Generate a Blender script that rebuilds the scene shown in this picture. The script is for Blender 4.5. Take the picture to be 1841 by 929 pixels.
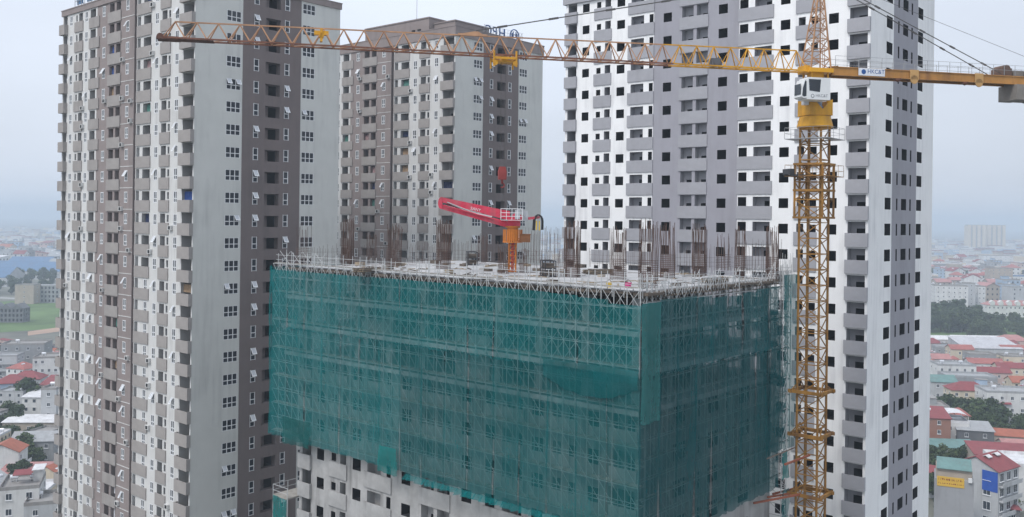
import bpy, math, random
from mathutils import Vector, Matrix
R = random.Random(7)
rad = math.radians
sc = bpy.context.scene
for o in list(bpy.data.objects): bpy.data.objects.remove(o)
COL = sc.collection

# ------------------------------------------------------------------ camera, sky, sun, exposure
CAM_Z = 75.0
cd = bpy.data.cameras.new('camera'); cam = bpy.data.objects.new('camera', cd); COL.objects.link(cam)
cam.location = (0, 0, CAM_Z)
cam.rotation_euler = (Matrix.Rotation(rad(90), 3, 'X') @ Matrix.Rotation(rad(0.7), 3, 'Z')).to_euler()
cd.sensor_width = 36; cd.lens = 36 * 1650 / 1841
cd.shift_y = -74.5 / 1841
cd.clip_start = 0.5; cd.clip_end = 20000
sc.camera = cam
SUN_EL, SUN_AZ = 52.0, 222.0          # azimuth of the sun, clockwise from +Y
w = bpy.data.worlds.new('World'); sc.world = w; w.use_nodes = True
nt = w.node_tree; nt.nodes.clear()
wo = nt.nodes.new('ShaderNodeOutputWorld'); bg = nt.nodes.new('ShaderNodeBackground')
sky = nt.nodes.new('ShaderNodeTexSky'); sky.sky_type = 'NISHITA'; sky.sun_disc = False
sky.sun_elevation = rad(SUN_EL); sky.sun_rotation = rad(SUN_AZ); sky.air_density = 1.0; sky.dust_density = 4.0; sky.ozone_density = 2.0
hs = nt.nodes.new('ShaderNodeHueSaturation'); hs.inputs['Saturation'].default_value = 0.42
mixw = nt.nodes.new('ShaderNodeMix'); mixw.data_type = 'RGBA'
tcw = nt.nodes.new('ShaderNodeTexCoord'); nzw = nt.nodes.new('ShaderNodeTexNoise'); mpw = nt.nodes.new('ShaderNodeMapping')
mpw.inputs['Scale'].default_value = (1.6, 1.6, 5.0)
nzw.inputs['Scale'].default_value = 1.5; nzw.inputs['Detail'].default_value = 4
rpw = nt.nodes.new('ShaderNodeMapRange'); rpw.inputs['From Min'].default_value = .35; rpw.inputs['From Max'].default_value = .7
rpw.inputs['To Min'].default_value = .66; rpw.inputs['To Max'].default_value = .80
nt.links.new(tcw.outputs['Generated'], mpw.inputs[0]); nt.links.new(mpw.outputs[0], nzw.inputs[0]); nt.links.new(nzw.outputs[0], rpw.inputs[0])
nt.links.new(sky.outputs[0], hs.inputs['Color'])
nt.links.new(hs.outputs[0], mixw.inputs[6]); nt.links.new(rpw.outputs[0], mixw.inputs[0])
mixw.inputs[7].default_value = (8.6, 9.35, 10.7, 1)      # overcast cloud layer, in the sky texture's own units
sx_ = nt.nodes.new('ShaderNodeSeparateXYZ'); nt.links.new(tcw.outputs['Generated'], sx_.inputs[0])
gx = nt.nodes.new('ShaderNodeMapRange'); gx.interpolation_type = 'SMOOTHSTEP'; nt.links.new(sx_.outputs[0], gx.inputs[0])
gx.inputs[1].default_value = -.1; gx.inputs[2].default_value = .55; gx.inputs[3].default_value = 1.0; gx.inputs[4].default_value = .88
gz = nt.nodes.new('ShaderNodeMapRange'); gz.interpolation_type = 'SMOOTHSTEP'; nt.links.new(sx_.outputs[2], gz.inputs[0])
gz.inputs[1].default_value = 0; gz.inputs[2].default_value = .3; gz.inputs[3].default_value = .92; gz.inputs[4].default_value = 1.04
gm_ = nt.nodes.new('ShaderNodeMath'); gm_.operation = 'MULTIPLY'; nt.links.new(gx.outputs[0], gm_.inputs[0]); nt.links.new(gz.outputs[0], gm_.inputs[1])
gs = nt.nodes.new('ShaderNodeVectorMath'); gs.operation = 'SCALE'; nt.links.new(mixw.outputs[2], gs.inputs[0]); nt.links.new(gm_.outputs[0], gs.inputs['Scale'])
nt.links.new(gs.outputs[0], bg.inputs[0]); bg.inputs[1].default_value = 0.10
nt.links.new(bg.outputs[0], wo.inputs[0])
sd = bpy.data.lights.new('sun', 'SUN'); sun = bpy.data.objects.new('sun', sd); COL.objects.link(sun)
sd.energy = 1.5; sd.angle = rad(16); sd.color = (1, .97, .93)
_d = Vector((math.sin(rad(SUN_AZ)) * math.cos(rad(SUN_EL)), math.cos(rad(SUN_AZ)) * math.cos(rad(SUN_EL)), math.sin(rad(SUN_EL))))
sun.rotation_euler = _d.to_track_quat('Z', 'Y').to_euler()
sc.view_settings.view_transform = 'Standard'; sc.view_settings.look = 'None'
sc.view_settings.exposure = 0.25; sc.view_settings.gamma = 1.0; sc.view_settings.use_curve_mapping = False
sc.cycles.transparent_max_bounces = 24
sc.cycles.max_bounces = 6; sc.cycles.diffuse_bounces = 2; sc.cycles.volume_bounces = 1
sc.cycles.use_denoising = True

# ------------------------------------------------------------------ helpers
def srgb(r, g, b):
    f = lambda c: (c / 255 / 12.92) if c <= 10 else ((c / 255 + .055) / 1.055) ** 2.4
    return (f(r), f(g), f(b), 1)
MATS = {}
def mat(name, col, rough=.85, var=.10, scale=.6, stretch=(1, 1, 1), metal=0, spec=.3, dirt=0, dirtcol=(.10, .095, .09), bump=0):
    """Principled surface with low-contrast mottling and optional rain streaks (vertical stains)."""
    if name in MATS: return MATS[name]
    m = bpy.data.materials.new(name); m.use_nodes = True; MATS[name] = m
    n = m.node_tree.nodes; l = m.node_tree.links; p = n['Principled BSDF']
    p.inputs['Roughness'].default_value = rough; p.inputs['Metallic'].default_value = metal
    p.inputs['Specular IOR Level'].default_value = spec
    c = tuple(col[:3])
    tc = n.new('ShaderNodeTexCoord'); mp = n.new('ShaderNodeMapping'); mp.inputs['Scale'].default_value = stretch
    nz = n.new('ShaderNodeTexNoise'); nz.inputs['Scale'].default_value = scale; nz.inputs['Detail'].default_value = 5; nz.inputs['Roughness'].default_value = .65
    l.new(tc.outputs['Object'], mp.inputs[0]); l.new(mp.outputs[0], nz.inputs[0])
    rp = n.new('ShaderNodeMapRange'); rp.inputs['From Min'].default_value = .3; rp.inputs['From Max'].default_value = .7
    rp.inputs['To Min'].default_value = 1 - var; rp.inputs['To Max'].default_value = 1 + var
    l.new(nz.outputs[0], rp.inputs[0])
    vm = n.new('ShaderNodeVectorMath'); vm.operation = 'SCALE'; vm.inputs[0].default_value = c
    l.new(rp.outputs[0], vm.inputs['Scale'])
    out = vm.outputs[0]
    if dirt:
        mp2 = n.new('ShaderNodeMapping'); mp2.inputs['Scale'].default_value = (1, 1, .09)
        nz2 = n.new('ShaderNodeTexNoise'); nz2.inputs['Scale'].default_value = 1.3; nz2.inputs['Detail'].default_value = 4
        l.new(tc.outputs['Object'], mp2.inputs[0]); l.new(mp2.outputs[0], nz2.inputs[0])
        nz3 = n.new('ShaderNodeTexNoise'); nz3.inputs['Scale'].default_value = .16; nz3.inputs['Detail'].default_value = 3
        l.new(tc.outputs['Object'], nz3.inputs[0])
        mu = n.new('ShaderNodeMath'); mu.operation = 'MULTIPLY'; l.new(nz2.outputs[0], mu.inputs[0]); l.new(nz3.outputs[0], mu.inputs[1])
        r2 = n.new('ShaderNodeMapRange'); r2.inputs['From Min'].default_value = .24; r2.inputs['From Max'].default_value = .42
        r2.inputs['To Min'].default_value = 0; r2.inputs['To Max'].default_value = dirt
        l.new(mu.outputs[0], r2.inputs[0])
        mx = n.new('ShaderNodeMix'); mx.data_type = 'RGBA'
        l.new(r2.outputs[0], mx.inputs[0]); l.new(out, mx.inputs[6]); mx.inputs[7].default_value = (*dirtcol, 1)
        out = mx.outputs[2]
    l.new(out, p.inputs['Base Color'])
    if bump:
        b = n.new('ShaderNodeBump'); b.inputs['Strength'].default_value = bump; b.inputs['Distance'].default_value = .05
        l.new(nz.outputs[0], b.inputs['Height']); l.new(b.outputs[0], p.inputs['Normal'])
    return m

class MB:
    """Collects faces; build() links them as ONE mesh object."""
    def __init__(s): s.v = []; s.f = []; s.m = []
    def face(s, pts, mi=0):
        i = len(s.v); s.v += [tuple(p) for p in pts]; s.f.append(tuple(range(i, i + len(pts)))); s.m.append(mi)
    def box(s, x0, x1, y0, y1, z0, z1, mi=0):
        i = len(s.v)
        s.v += [(x0, y0, z0), (x1, y0, z0), (x1, y1, z0), (x0, y1, z0), (x0, y0, z1), (x1, y0, z1), (x1, y1, z1), (x0, y1, z1)]
        for q in ((0, 3, 2, 1), (4, 5, 6, 7), (0, 1, 5, 4), (1, 2, 6, 5), (2, 3, 7, 6), (3, 0, 4, 7)):
            s.f.append(tuple(i + k for k in q)); s.m.append(mi)
    def tube(s, a, b, r, n=5, mi=0, r2=None):
        a = Vector(a); b = Vector(b); d = b - a
        if d.length < 1e-6: return
        d.normalize(); u = d.orthogonal().normalized(); v = d.cross(u); r2 = r if r2 is None else r2
        i = len(s.v)
        for c, rr in ((a, r), (b, r2)):
            for k in range(n):
                t = 2 * math.pi * k / n; s.v.append(tuple(c + u * (rr * math.cos(t)) + v * (rr * math.sin(t))))
        for k in range(n):
            s.f.append((i + k, i + (k + 1) % n, i + n + (k + 1) % n, i + n + k)); s.m.append(mi)
        s.f.append(tuple(i + k for k in reversed(range(n)))); s.m.append(mi)
        s.f.append(tuple(i + n + k for k in range(n))); s.m.append(mi)
    def beam(s, a, b, wd, ht, up=(0, 0, 1), mi=0):
        a = Vector(a); b = Vector(b); d = (b - a).normalized(); up = Vector(up)
        sd_ = d.cross(up)
        if sd_.length < 1e-5: sd_ = d.orthogonal()
        sd_.normalize(); up = sd_.cross(d).normalized(); i = len(s.v)
        for c in (a, b):
            for p, q in ((-1, -1), (1, -1), (1, 1), (-1, 1)): s.v.append(tuple(c + sd_ * (p * wd / 2) + up * (q * ht / 2)))
        for q in ((0, 1, 2, 3), (7, 6, 5, 4), (0, 4, 5, 1), (1, 5, 6, 2), (2, 6, 7, 3), (3, 7, 4, 0)):
            s.f.append(tuple(i + k for k in q)); s.m.append(mi)
    def lathe(s, prof, n=16, mi=0, c=(0, 0)):
        i = len(s.v)
        for r, z in prof:
            for k in range(n):
                t = 2 * math.pi * k / n; s.v.append((c[0] + r * math.cos(t), c[1] + r * math.sin(t), z))
        for j in range(len(prof) - 1):
            for k in range(n):
                a = i + j * n + k; b = i + j * n + (k + 1) % n
                s.f.append((a, b, b + n, a + n)); s.m.append(mi)
        s.f.append(tuple(i + (len(prof) - 1) * n + k for k in range(n))); s.m.append(mi)
        s.f.append(tuple(i + k for k in reversed(range(n)))); s.m.append(mi)
    def prism(s, poly, axis, a, b, mi=0):
        """poly in the two other axes, extruded from a to b along axis ('x','y','z')."""
        def P(p, t): return (t, p[0], p[1]) if axis == 'x' else (p[0], t, p[1]) if axis == 'y' else (p[0], p[1], t)
        n = len(poly); i = len(s.v)
        s.v += [P(p, a) for p in poly] + [P(p, b) for p in poly]
        s.f.append(tuple(i + k for k in range(n))); s.m.append(mi); s.f.append(tuple(i + n + k for k in reversed(range(n)))); s.m.append(mi)
        for k in range(n): s.f.append((i + k, i + (k + 1) % n, i + n + (k + 1) % n, i + n + k)); s.m.append(mi)
    def add(s, o, M=None, mimap=None):
        i = len(s.v)
        s.v += [tuple(M @ Vector(p)) for p in o.v] if M is not None else list(o.v)
        s.f += [tuple(i + k for k in q) for q in o.f]; s.m += [mimap[k] for k in o.m] if mimap else list(o.m)
    def data(s, name, mats):
        me = bpy.data.meshes.new(name); me.from_pydata(s.v, [], s.f)
        for m in mats: me.materials.append(m)
        if len(mats) > 1: me.polygons.foreach_set('material_index', s.m)
        me.update(); return me
    def build(s, name, mats, parent=None, loc=(0, 0, 0), rz=0, smooth=False):
        if not isinstance(mats, (list, tuple)): mats = [mats]
        return link(name, s.data(name, mats), parent, loc, rz, smooth)
def link(name, me, parent=None, loc=(0, 0, 0), rz=0, smooth=False):
    o = bpy.data.objects.new(name, me); COL.objects.link(o); o.location = loc; o.rotation_euler = (0, 0, rz)
    if parent: o.parent = parent
    if smooth: me.polygons.foreach_set('use_smooth', [True] * len(me.polygons))
    return o
def tag(o, label=None, cat=None, group=None, kind=None):
    if label: o['label'] = label
    if cat: o['category'] = cat
    if group: o['group'] = group
    if kind: o['kind'] = kind
    return o
def thing(name, label, cat, loc=(0, 0, 0), rz=0, group=None):
    o = bpy.data.objects.new(name, None); COL.objects.link(o); o.location = loc; o.rotation_euler = (0, 0, rz); o.empty_display_size = .5
    return tag(o, label, cat, group)
def text(name, body, size, m, parent, loc, rot, extrude=.01, align='LEFT'):
    c = bpy.data.curves.new(name, 'FONT'); c.body = body; c.size = size; c.extrude = extrude; c.align_x = align; c.align_y = 'BOTTOM'
    t = bpy.data.objects.new(name, c); COL.objects.link(t)
    me = bpy.data.meshes.new_from_object(t.evaluated_get(bpy.context.evaluated_depsgraph_get())); bpy.data.objects.remove(t)
    me.materials.clear(); me.materials.append(m); o = link(name, me, parent, loc); o.rotation_euler = rot
    return o
def copies(name, me, places, parent, child=None, mats=None, keep=98):
    """places: (loc, rz, nearness). The nearest `keep` become parts of their own, the rest ONE stuff part."""
    places = sorted(places, key=lambda p: p[2])
    for loc, rz, _ in places[:keep]:
        o = link(name, me, parent, loc, rz)
        if child: link(child[0], child[1], o)
    rest = places[keep:]
    if rest:
        vs, fs, ms, mm = [], [], [], list(me.materials)
        src = [(me, 0)]
        if child: src.append((child[1], len(mm))); mm += list(child[1].materials)
        for d, off in src:
            dv = [v.co.copy() for v in d.vertices]; df = [(tuple(p.vertices), p.material_index + off) for p in d.polygons]
            for loc, rz, _ in rest:
                M = Matrix.Translation(loc) @ Matrix.Rotation(rz, 4, 'Z'); i = len(vs)
                vs += [tuple(M @ p) for p in dv]
                for q, k in df: fs.append(tuple(i + j for j in q)); ms.append(k)
        me2 = bpy.data.meshes.new(name); me2.from_pydata(vs, [], fs)
        for m in mm: me2.materials.append(m)
        me2.polygons.foreach_set('material_index', ms); me2.update()
        tag(link(name, me2, parent), kind='stuff')

def facade(mb, O, U, N, L, z0, z1, holes, zone):
    """A wall from O along U (length L) with real rectangular openings. holes: dict(u0,u1,z0,z1,d,j,b,inner). zone(u)->material index."""
    O = Vector(O); U = Vector(U); N = Vector(N)
    P = lambda u, z, d=0: O + U * u + Vector((0, 0, z)) - N * d
    cuts = sorted(set([0, L] + [round(h[k], 3) for h in holes for k in ('u0', 'u1')] + [c for c in getattr(zone, 'cuts', ()) if 0 < c < L]))
    cuts = [c for c in cuts if 0 <= c <= L]
    for a, b in zip(cuts, cuts[1:]):
        m = (a + b) / 2; zs = z0
        for h in sorted((h for h in holes if h['u0'] < m < h['u1']), key=lambda h: h['z0']):
            if h['z0'] > zs: mb.face([P(a, zs), P(b, zs), P(b, h['z0']), P(a, h['z0'])], zone(m))
            zs = h['z1']
        if zs < z1: mb.face([P(a, zs), P(b, zs), P(b, z1), P(a, z1)], zone(m))
    for h in holes:
        a, b, c, d, dp, j = h['u0'], h['u1'], h['z0'], h['z1'], h['d'], h['j']
        mb.face([P(a, c), P(a, c, dp), P(a, d, dp), P(a, d)], j); mb.face([P(b, c), P(b, d), P(b, d, dp), P(b, c, dp)], j)
        mb.face([P(a, d), P(a, d, dp), P(b, d, dp), P(b, d)], j); mb.face([P(a, c), P(b, c), P(b, c, dp), P(a, c, dp)], j)
        if h.get('inner'):
            facade(mb, P(a, 0, dp), U, N, b - a, c, d, [dict(u0=(b - a) * q[0], u1=(b - a) * q[1], z0=c + (d - c) * q[2], z1=c + (d - c) * q[3], d=3.0, j=h['dk'], b=h['dk']) for q in h['inner']], lambda u: h['b'])
        elif h.get('b') is not None:
            mb.face([P(a, c, dp), P(b, c, dp), P(b, d, dp), P(a, d, dp)], h['b'])

# pixel of the photograph -> ray, and -> ground point (positions are baked to the ground, at real sizes)
A_ = rad(0.7)
def ray(px, py):
    dx = px - 920.5; dy = 390.0 - py
    return (dx * math.cos(A_) - dy * math.sin(A_)) / 1650, (dx * math.sin(A_) + dy * math.cos(A_)) / 1650
def at(px, py, z=0.0):
    x, y = ray(px, py); Y = (z - CAM_Z) / y; return Vector((x * Y, Y, z))
THETA = math.atan2(.758, .652)
def corner(px, Z):
    hy = 390 + (px - 920.5) * math.tan(A_); return Vector((ray(px, hy)[0] * Z, Z, 0))

# ------------------------------------------------------------------ materials
white_a = mat('cream_paint', (.62, .615, .60), var=.05, scale=.35, dirt=.35, dirtcol=(.30, .29, .28))
pale_b = mat('pale_paint', (.60, .605, .575), var=.05, scale=.25, dirt=.30, dirtcol=(.28, .28, .28))
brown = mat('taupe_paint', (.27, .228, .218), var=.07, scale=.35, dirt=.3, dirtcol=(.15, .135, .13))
balc_m = mat('balcony_paint', (.33, .305, .29), var=.08, scale=.9, dirt=.3, dirtcol=(.17, .16, .15))
inner_m = mat('loggia_paint', (.42, .41, .40), var=.06)
room_m = mat('unlit_room', (.022, .022, .026), var=.2)
curtain_m = mat('room_curtain', (.20, .19, .19), var=.3, scale=.8)
frame_m = mat('white_frame', (.74, .75, .76), rough=.45, var=.03)
glass_m = mat('window_glass', (.022, .028, .038), rough=.12, var=.3, scale=.3, spec=.5)
white3 = mat('fresh_white_paint', (.87, .87, .87), var=.035, scale=.3, dirt=.35, dirtcol=(.42, .42, .44))
grey3 = mat('grey_violet_paint', (.335, .33, .365), var=.05, scale=.3, dirt=.3, dirtcol=(.24, .235, .25))
bal3 = mat('grey_parapet_paint', (.36, .36, .385), var=.06, scale=.8, dirt=.25, dirtcol=(.26, .26, .27))
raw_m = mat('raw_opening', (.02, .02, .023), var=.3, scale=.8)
conc = mat('raw_concrete', (.37, .365, .36), var=.24, scale=.35, dirt=.85, dirtcol=(.13, .125, .12))
deckm = mat('fresh_concrete', (.45, .45, .455), var=.26, scale=.3)
formw = mat('formwork_ply', (.13, .105, .085), var=.3, scale=1.2)
rust = mat('rusty_rebar', (.105, .062, .048), var=.35, scale=1.5, rough=.9)
rust2 = mat('greyed_rebar', (.17, .135, .125), var=.3, scale=1.5, rough=.9)
galv = mat('galvanised_tube', (.36, .37, .38), rough=.5, var=.12, scale=2, metal=.2)
roofgrey = mat('roof_screed', (.22, .21, .205), var=.2)

# ------------------------------------------------------------------ ground
gm = mat('town_ground', (.15, .15, .125), var=.45, scale=.02)
def gsheet(name, pts, m, z, label):
    g = MB(); g.face([(p[0], p[1], z) for p in pts]); o = g.build(name, m); return tag(o, label, None, None, 'structure')
gsheet('ground', [(-5400, -400), (5400, -400), (5400, 8600), (-5400, 8600)], gm, 0, 'hazy town ground reaching to the horizon')
def band(name, pix, m, z, label):
    return gsheet(name, [tuple(at(x, y))[:2] for x, y in pix], m, z, label)
grass_m = mat('meadow', (.10, .165, .05), var=.35, scale=.03)
sand_m = mat('bare_sand', (.42, .29, .22), var=.2, scale=.05)
tarmac = mat('tarmac', (.10, .10, .105), var=.2, scale=.2)
band('field', [(-120, 606), (135, 588), (135, 535), (-120, 548)], grass_m, .010, 'green open field behind the rooftops')
band('sand_strip', [(50, 603), (135, 592), (135, 584), (50, 596)], sand_m, .014, 'pinkish strip of bare sand at the edge of the green field')
band('dirt_path', [(-120, 531), (135, 543), (135, 541), (-120, 527)], mat('pale_dirt', (.34, .34, .33)), .018, 'pale dirt track crossing the field')
band('meadow', [(1640, 606), (1960, 622), (1960, 572), (1640, 566)], grass_m, .010, 'green scrubland below the row of white villas')
band('sand_ground', [(1640, 632), (1960, 662), (1960, 622), (1640, 600)], sand_m, .014, 'strip of bare orange sand between trees and rooftops')
band('lane', [(1735, 960), (1790, 960), (1756, 905), (1740, 905)], tarmac, .010, 'narrow grey lane between the tall houses')

# ------------------------------------------------------------------ towers
F0 = 0.45                       # floor levels: F0 + 3 k
def dist2(root_loc, rz, loc):
    p = Matrix.Rotation(rz, 4, 'Z') @ Vector(loc) + Vector(root_loc); return (p - Vector((0, 0, CAM_Z))).length
def balcony_mesh(wd, pr, h=1.55, t=.10):
    """Box balcony, local: x out of the wall is -x, y along the wall from 0."""
    b = MB()
    b.box(-pr, -pr + t, 0, wd, -.32, h - .32); b.box(-pr + t + .002, -.002, 0, t, -.32, h - .32); b.box(-pr + t + .002, -.002, wd - t, wd, -.32, h - .32)
    b.box(-pr + t + .002, -.002, t + .002, wd - t - .002, -.32, -.16)
    return b
def bars(b, u0, u1, z0, z1, t, d, ux):
    """window bar in the plane of the wall: ux True -> along x (B facade), else along y (A facade)."""
    if ux: b.box(u0, u1, -d, .03, z0, z1)
    else: b.box(-d, .03, u0, u1, z0, z1)
def window_mesh(cols, rows, ux, tilt=None, fr=.085):
    """cols / rows: edges of the panes, centred on 0. Returns frame and glass builders; tilt = index of panes opened outward."""
    f = MB(); g = MB(); tilt = tilt or []
    u0, u1, z0, z1 = cols[0], cols[-1], rows[0], rows[-1]
    for c in cols: bars(f, c - fr / 2, c + fr / 2, z0 - fr / 2, z1 + fr / 2, fr, .05, ux)
    for r in rows:
        for a, b in zip(cols, cols[1:]): bars(f, a + fr / 2, b - fr / 2, r - fr / 2, r + fr / 2, fr, .047, ux)
    def Q(u, z, d): return (u, d, z) if ux else (d, u, z)
    g.face([Q(u0, z0, .02), Q(u1, z0, .02), Q(u1, z1, .02), Q(u0, z1, .02)])
    for i in tilt:
        a, b = cols[i], cols[i + 1]; zt, zb = rows[-1], rows[-2]; o_ = -.55 * (zt - zb)
        dz = (zt - zb) * .84
        for (p, q) in ((a, a + fr), (b - fr, b)):
            f.face([Q(p, zt, -.06), Q(q, zt, -.06), Q(q, zt - dz, o_), Q(p, zt - dz, o_)])
        f.face([Q(a, zt - dz, o_), Q(b, zt - dz, o_), Q(b, zt - dz + .14, o_ + .06), Q(a, zt - dz + .14, o_ + .06)])
        g.face([Q(a + fr, zt - .02, -.068), Q(b - fr, zt - .02, -.068), Q(b - fr, zt - dz, o_ - .006), Q(a + fr, zt - dz, o_ - .006)], 1)
    return f, g
skyglass = mat('tilted_glass', (.45, .48, .52), rough=.15, var=.05, spec=.5)
TRI_C, TRI_R = [-1.05, -.35, .35, 1.05], [-.70, -.12, .70]
DBL_C, DBL_R = [-.40, 0, .40], [-.72, -.22, .72]
NAR_C, NAR_R = [-.36, .36], [-.80, -.15, .80]
def win_data(kind, ux, tilt=None):
    c, r = {'tri': (TRI_C, TRI_R), 'dbl': (DBL_C, DBL_R), 'nar': (NAR_C, NAR_R)}[kind]
    f, g = window_mesh(c, r, ux, tilt, .10 if kind != 'tri' else .09)
    return f.data('window', [frame_m]), g.data('glass', [glass_m, skyglass])
WIN = {('tri', True): [win_data('tri', True), win_data('tri', True, [0]), win_data('tri', True, [2]), win_data('tri', True, [0, 2])],
       ('nar', True): [win_data('nar', True), win_data('nar', True, [0])],
       ('dbl', False): [win_data('dbl', False), win_data('dbl', False, [0, 1]), win_data('dbl', False, [1])]}
clothes = [mat('cloth_' + n, c, var=.25, scale=3) for n, c in (('blue', (.04, .09, .30)), ('green', (.09, .24, .20)), ('pink', (.36, .24, .24)), ('white', (.6, .6, .62)), ('navy', (.03, .04, .10)), ('tan', (.35, .24, .15)))]

whitep_ = mat('ac_white', (.60, .60, .59), var=.1)
def lived_tower(name, label, C, roof, seed, kmin=9):
    rr = random.Random(seed); LA, LB = 38.5, 23.2
    root = thing(name, label, 'tower block', C, THETA)
    top = 105.1; ks = [k for k in range(kmin, 35)]
    zf = lambda k: F0 + 3 * k
    # ---- facade A (towards the left), plane x=0, u along +y.  materials: 0 white 1 brown 2 inner 3 room
    holes, wins, bal, pan = [], {'dbl': []}, {}, []
    def zoneA(u): return 1 if 15.1 < u < 27.0 else 0
    zoneA.cuts = (15.1, 27.0)
    def H(u0, u1, z0, z1, d, j, b, inner=None): holes.append(dict(u0=u0, u1=u1, z0=z0, z1=z1, d=d, j=j, b=b, inner=inner, dk=3))
    for k in ks:
        z = zf(k)
        for u in (4.4, 9.6, 17.8, 24.9, 30.5, 35.6):
            H(u - .40, u + .40, z + .95, z + 2.4, .10, 0 if not 15 < u < 27 else 1, 3); wins['dbl'].append(((-.02 + .06, u, z + 1.67), 0))
        # corner loggias
        H(.25, 2.75, z - .1, z + 2.62, 1.6, 2, 2, [(.12, .62, 0, .78)] if rr.random() < .75 else [(.3, .9, .05, .75)])
        H(36.95, 38.2, z - .1, z + 2.62, 1.6, 2, 2, [(.2, .8, 0, .8)])
        # narrow balconies
        H(6.95, 8.25, z - .1, z + 2.45, .9, 2, 2, [(.25, .75, 0, .85)]); H(6.05, 6.55, z + 1.35, z + 2.3, .15, 0, 3)
        H(31.75, 33.0, z - .1, z + 2.45, .9, 2, 2, [(.25, .75, 0, .85)]); H(33.5, 34.0, z + 1.35, z + 2.3, .15, 0, 3)
        # wide balconies: enclosed by residents lower down
        closed = z < 59 + rr.random() * 8
        H(14.05, 14.95, z - .1, z + 2.5, 1.5, 0, 3)
        if closed:
            H(12.0 - .4, 12.0 + .4, z + 1.2, z + 2.4, .1, 0, 3); wins['dbl'].append(((.04, 12.0, z + 1.74), 0))
            H(28.2 - .4, 28.2 + .4, z + 1.2, z + 2.4, .1, 0, 3); wins['dbl'].append(((.04, 28.2, z + 1.74), 0))
        else:
            H(11.15, 13.2, z - .1, z + 2.45, 1.5, 2, 2, [(.15, .85, 0, .82)])
            H(27.5, 29.2, z - .1, z + 2.5, 1.5, 2, 2, [(.2, .85, 0, .82)])
        # recessed loggia in the taupe middle
        H(19.85, 21.15, z - .1, z + 2.5, 1.2, 1, 1, [(.15, .7, 0, .8)]); H(21.75, 23.15, z - .1, z + 2.5, 1.2, 1, 1, [(.2, .7, 0, .8)])
        for u0, u1, pr in ((-.05, 2.95, .55), (5.95, 8.55, .14), (11.0, 15.0, .14), (19.6, 23.5, .16), (26.2, 29.45, .14), (31.5, 34.3, .14), (36.7, 38.55, .6)):
            bal.setdefault((u0, u1, pr), []).append(((0, u0, z), 0))
        for u0, u1, dp in ((.3, 2.7, .35), (11.2, 13.1, .5), (27.6, 29.1, .5), (20.0, 21.0, .4), (21.9, 23.1, .4)):
            if rr.random() < .11: pan.append((u0, u1, dp, z, rr.choice(clothes)))
    H(15.14, 15.82, 0, top - .01, 1.6, 1, 1)
    a = MB()
    facade(a, (0, 0, 0), (0, 1, 0), (-1, 0, 0), LA, 0, top, holes, zoneA)
    a.build('wall', [white_a, brown, inner_m, room_m], root)
    # dark vertical slot with drain pipe beside the taupe bay, slab lines across it
    # ---- facade B (towards the right), plane y=0, u along +x. materials: 0 pale 1 brown 2 inner 3 room
    holes = []; wins['tri'] = []; wins['nar'] = []
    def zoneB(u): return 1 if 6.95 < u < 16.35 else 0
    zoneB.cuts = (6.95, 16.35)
    for k in ks:
        z = zf(k)
        for u in (5.62, 17.65):
            H(u - 1.05, u + 1.05, z + .95, z + 2.35, .10, 0, 3); wins['tri'].append(((u, .05, z + 1.65), 0))
        for u in (9.1, 14.0):
            H(u - .36, u + .36, z + .85, z + 2.45, .10, 1, 3); wins['nar'].append(((u, .05, z + 1.65), 0))
        H(10.55, 12.9, z + .75, z + 2.3, .9, 1, 1, [(.45, .98, .02, .95)])
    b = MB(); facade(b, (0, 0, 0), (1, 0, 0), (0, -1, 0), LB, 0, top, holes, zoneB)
    b.build('wall', [pale_b, mat('dark_taupe', (.178, .148, .143), var=.07, scale=.35, dirt=.3, dirtcol=(.10, .09, .09)), inner_m, room_m], root)  # taupe on this facade is set darker than on facade A
    # ---- the two far faces and the roof
    c = MB(); c.face([(LB, 0, 0), (LB, LA, 0), (LB, LA, top), (LB, 0, top)]); c.face([(0, LA, 0), (LB, LA, 0), (LB, LA, top), (0, LA, top)])
    c.build('wall', [white_a], root)
    p = MB(); e = .18
    for (x0, x1, y0, y1) in ((-e, e, -e, LA + e), (e + .002, LB - e - .002, -e, e), (LB - e, LB + e, -e, LA + e), (e + .002, LB - e - .002, LA - e, LA + e)):
        p.box(x0, x1, y0, y1, top + .004, roof); p.box(x0 - .06, x1 + .06, y0 - .06, y1 + .06, roof + .002, roof + .14)
    p.build('parapet', [brown], root)
    r = MB(); r.box(.2, LB - .2, .2, LA - .2, top - .2, top + .1); r.build('roof', [roofgrey], root)
    # balconies
    for (u0, u1, pr), pl in bal.items():
        me = balcony_mesh(u1 - u0, pr).data('balcony', [balc_m])
        bal[(u0, u1, pr)] = [(loc, rz, dist2(C, THETA, loc), me) for loc, rz in pl]
    allb = sorted((x for v in bal.values() for x in v), key=lambda x: x[2])
    for loc, rz, _, me in allb[:98]: link('balcony', me, root, loc, rz)
    rest = MB()
    for loc, rz, _, me in allb[98:]:
        i = len(rest.v); rest.v += [(v.co.x + loc[0], v.co.y + loc[1], v.co.z + loc[2]) for v in me.vertices]
        for q in me.polygons: rest.f.append(tuple(i + j for j in q.vertices)); rest.m.append(0)
    tag(rest.build('balcony', [balc_m], root), kind='stuff')
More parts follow.
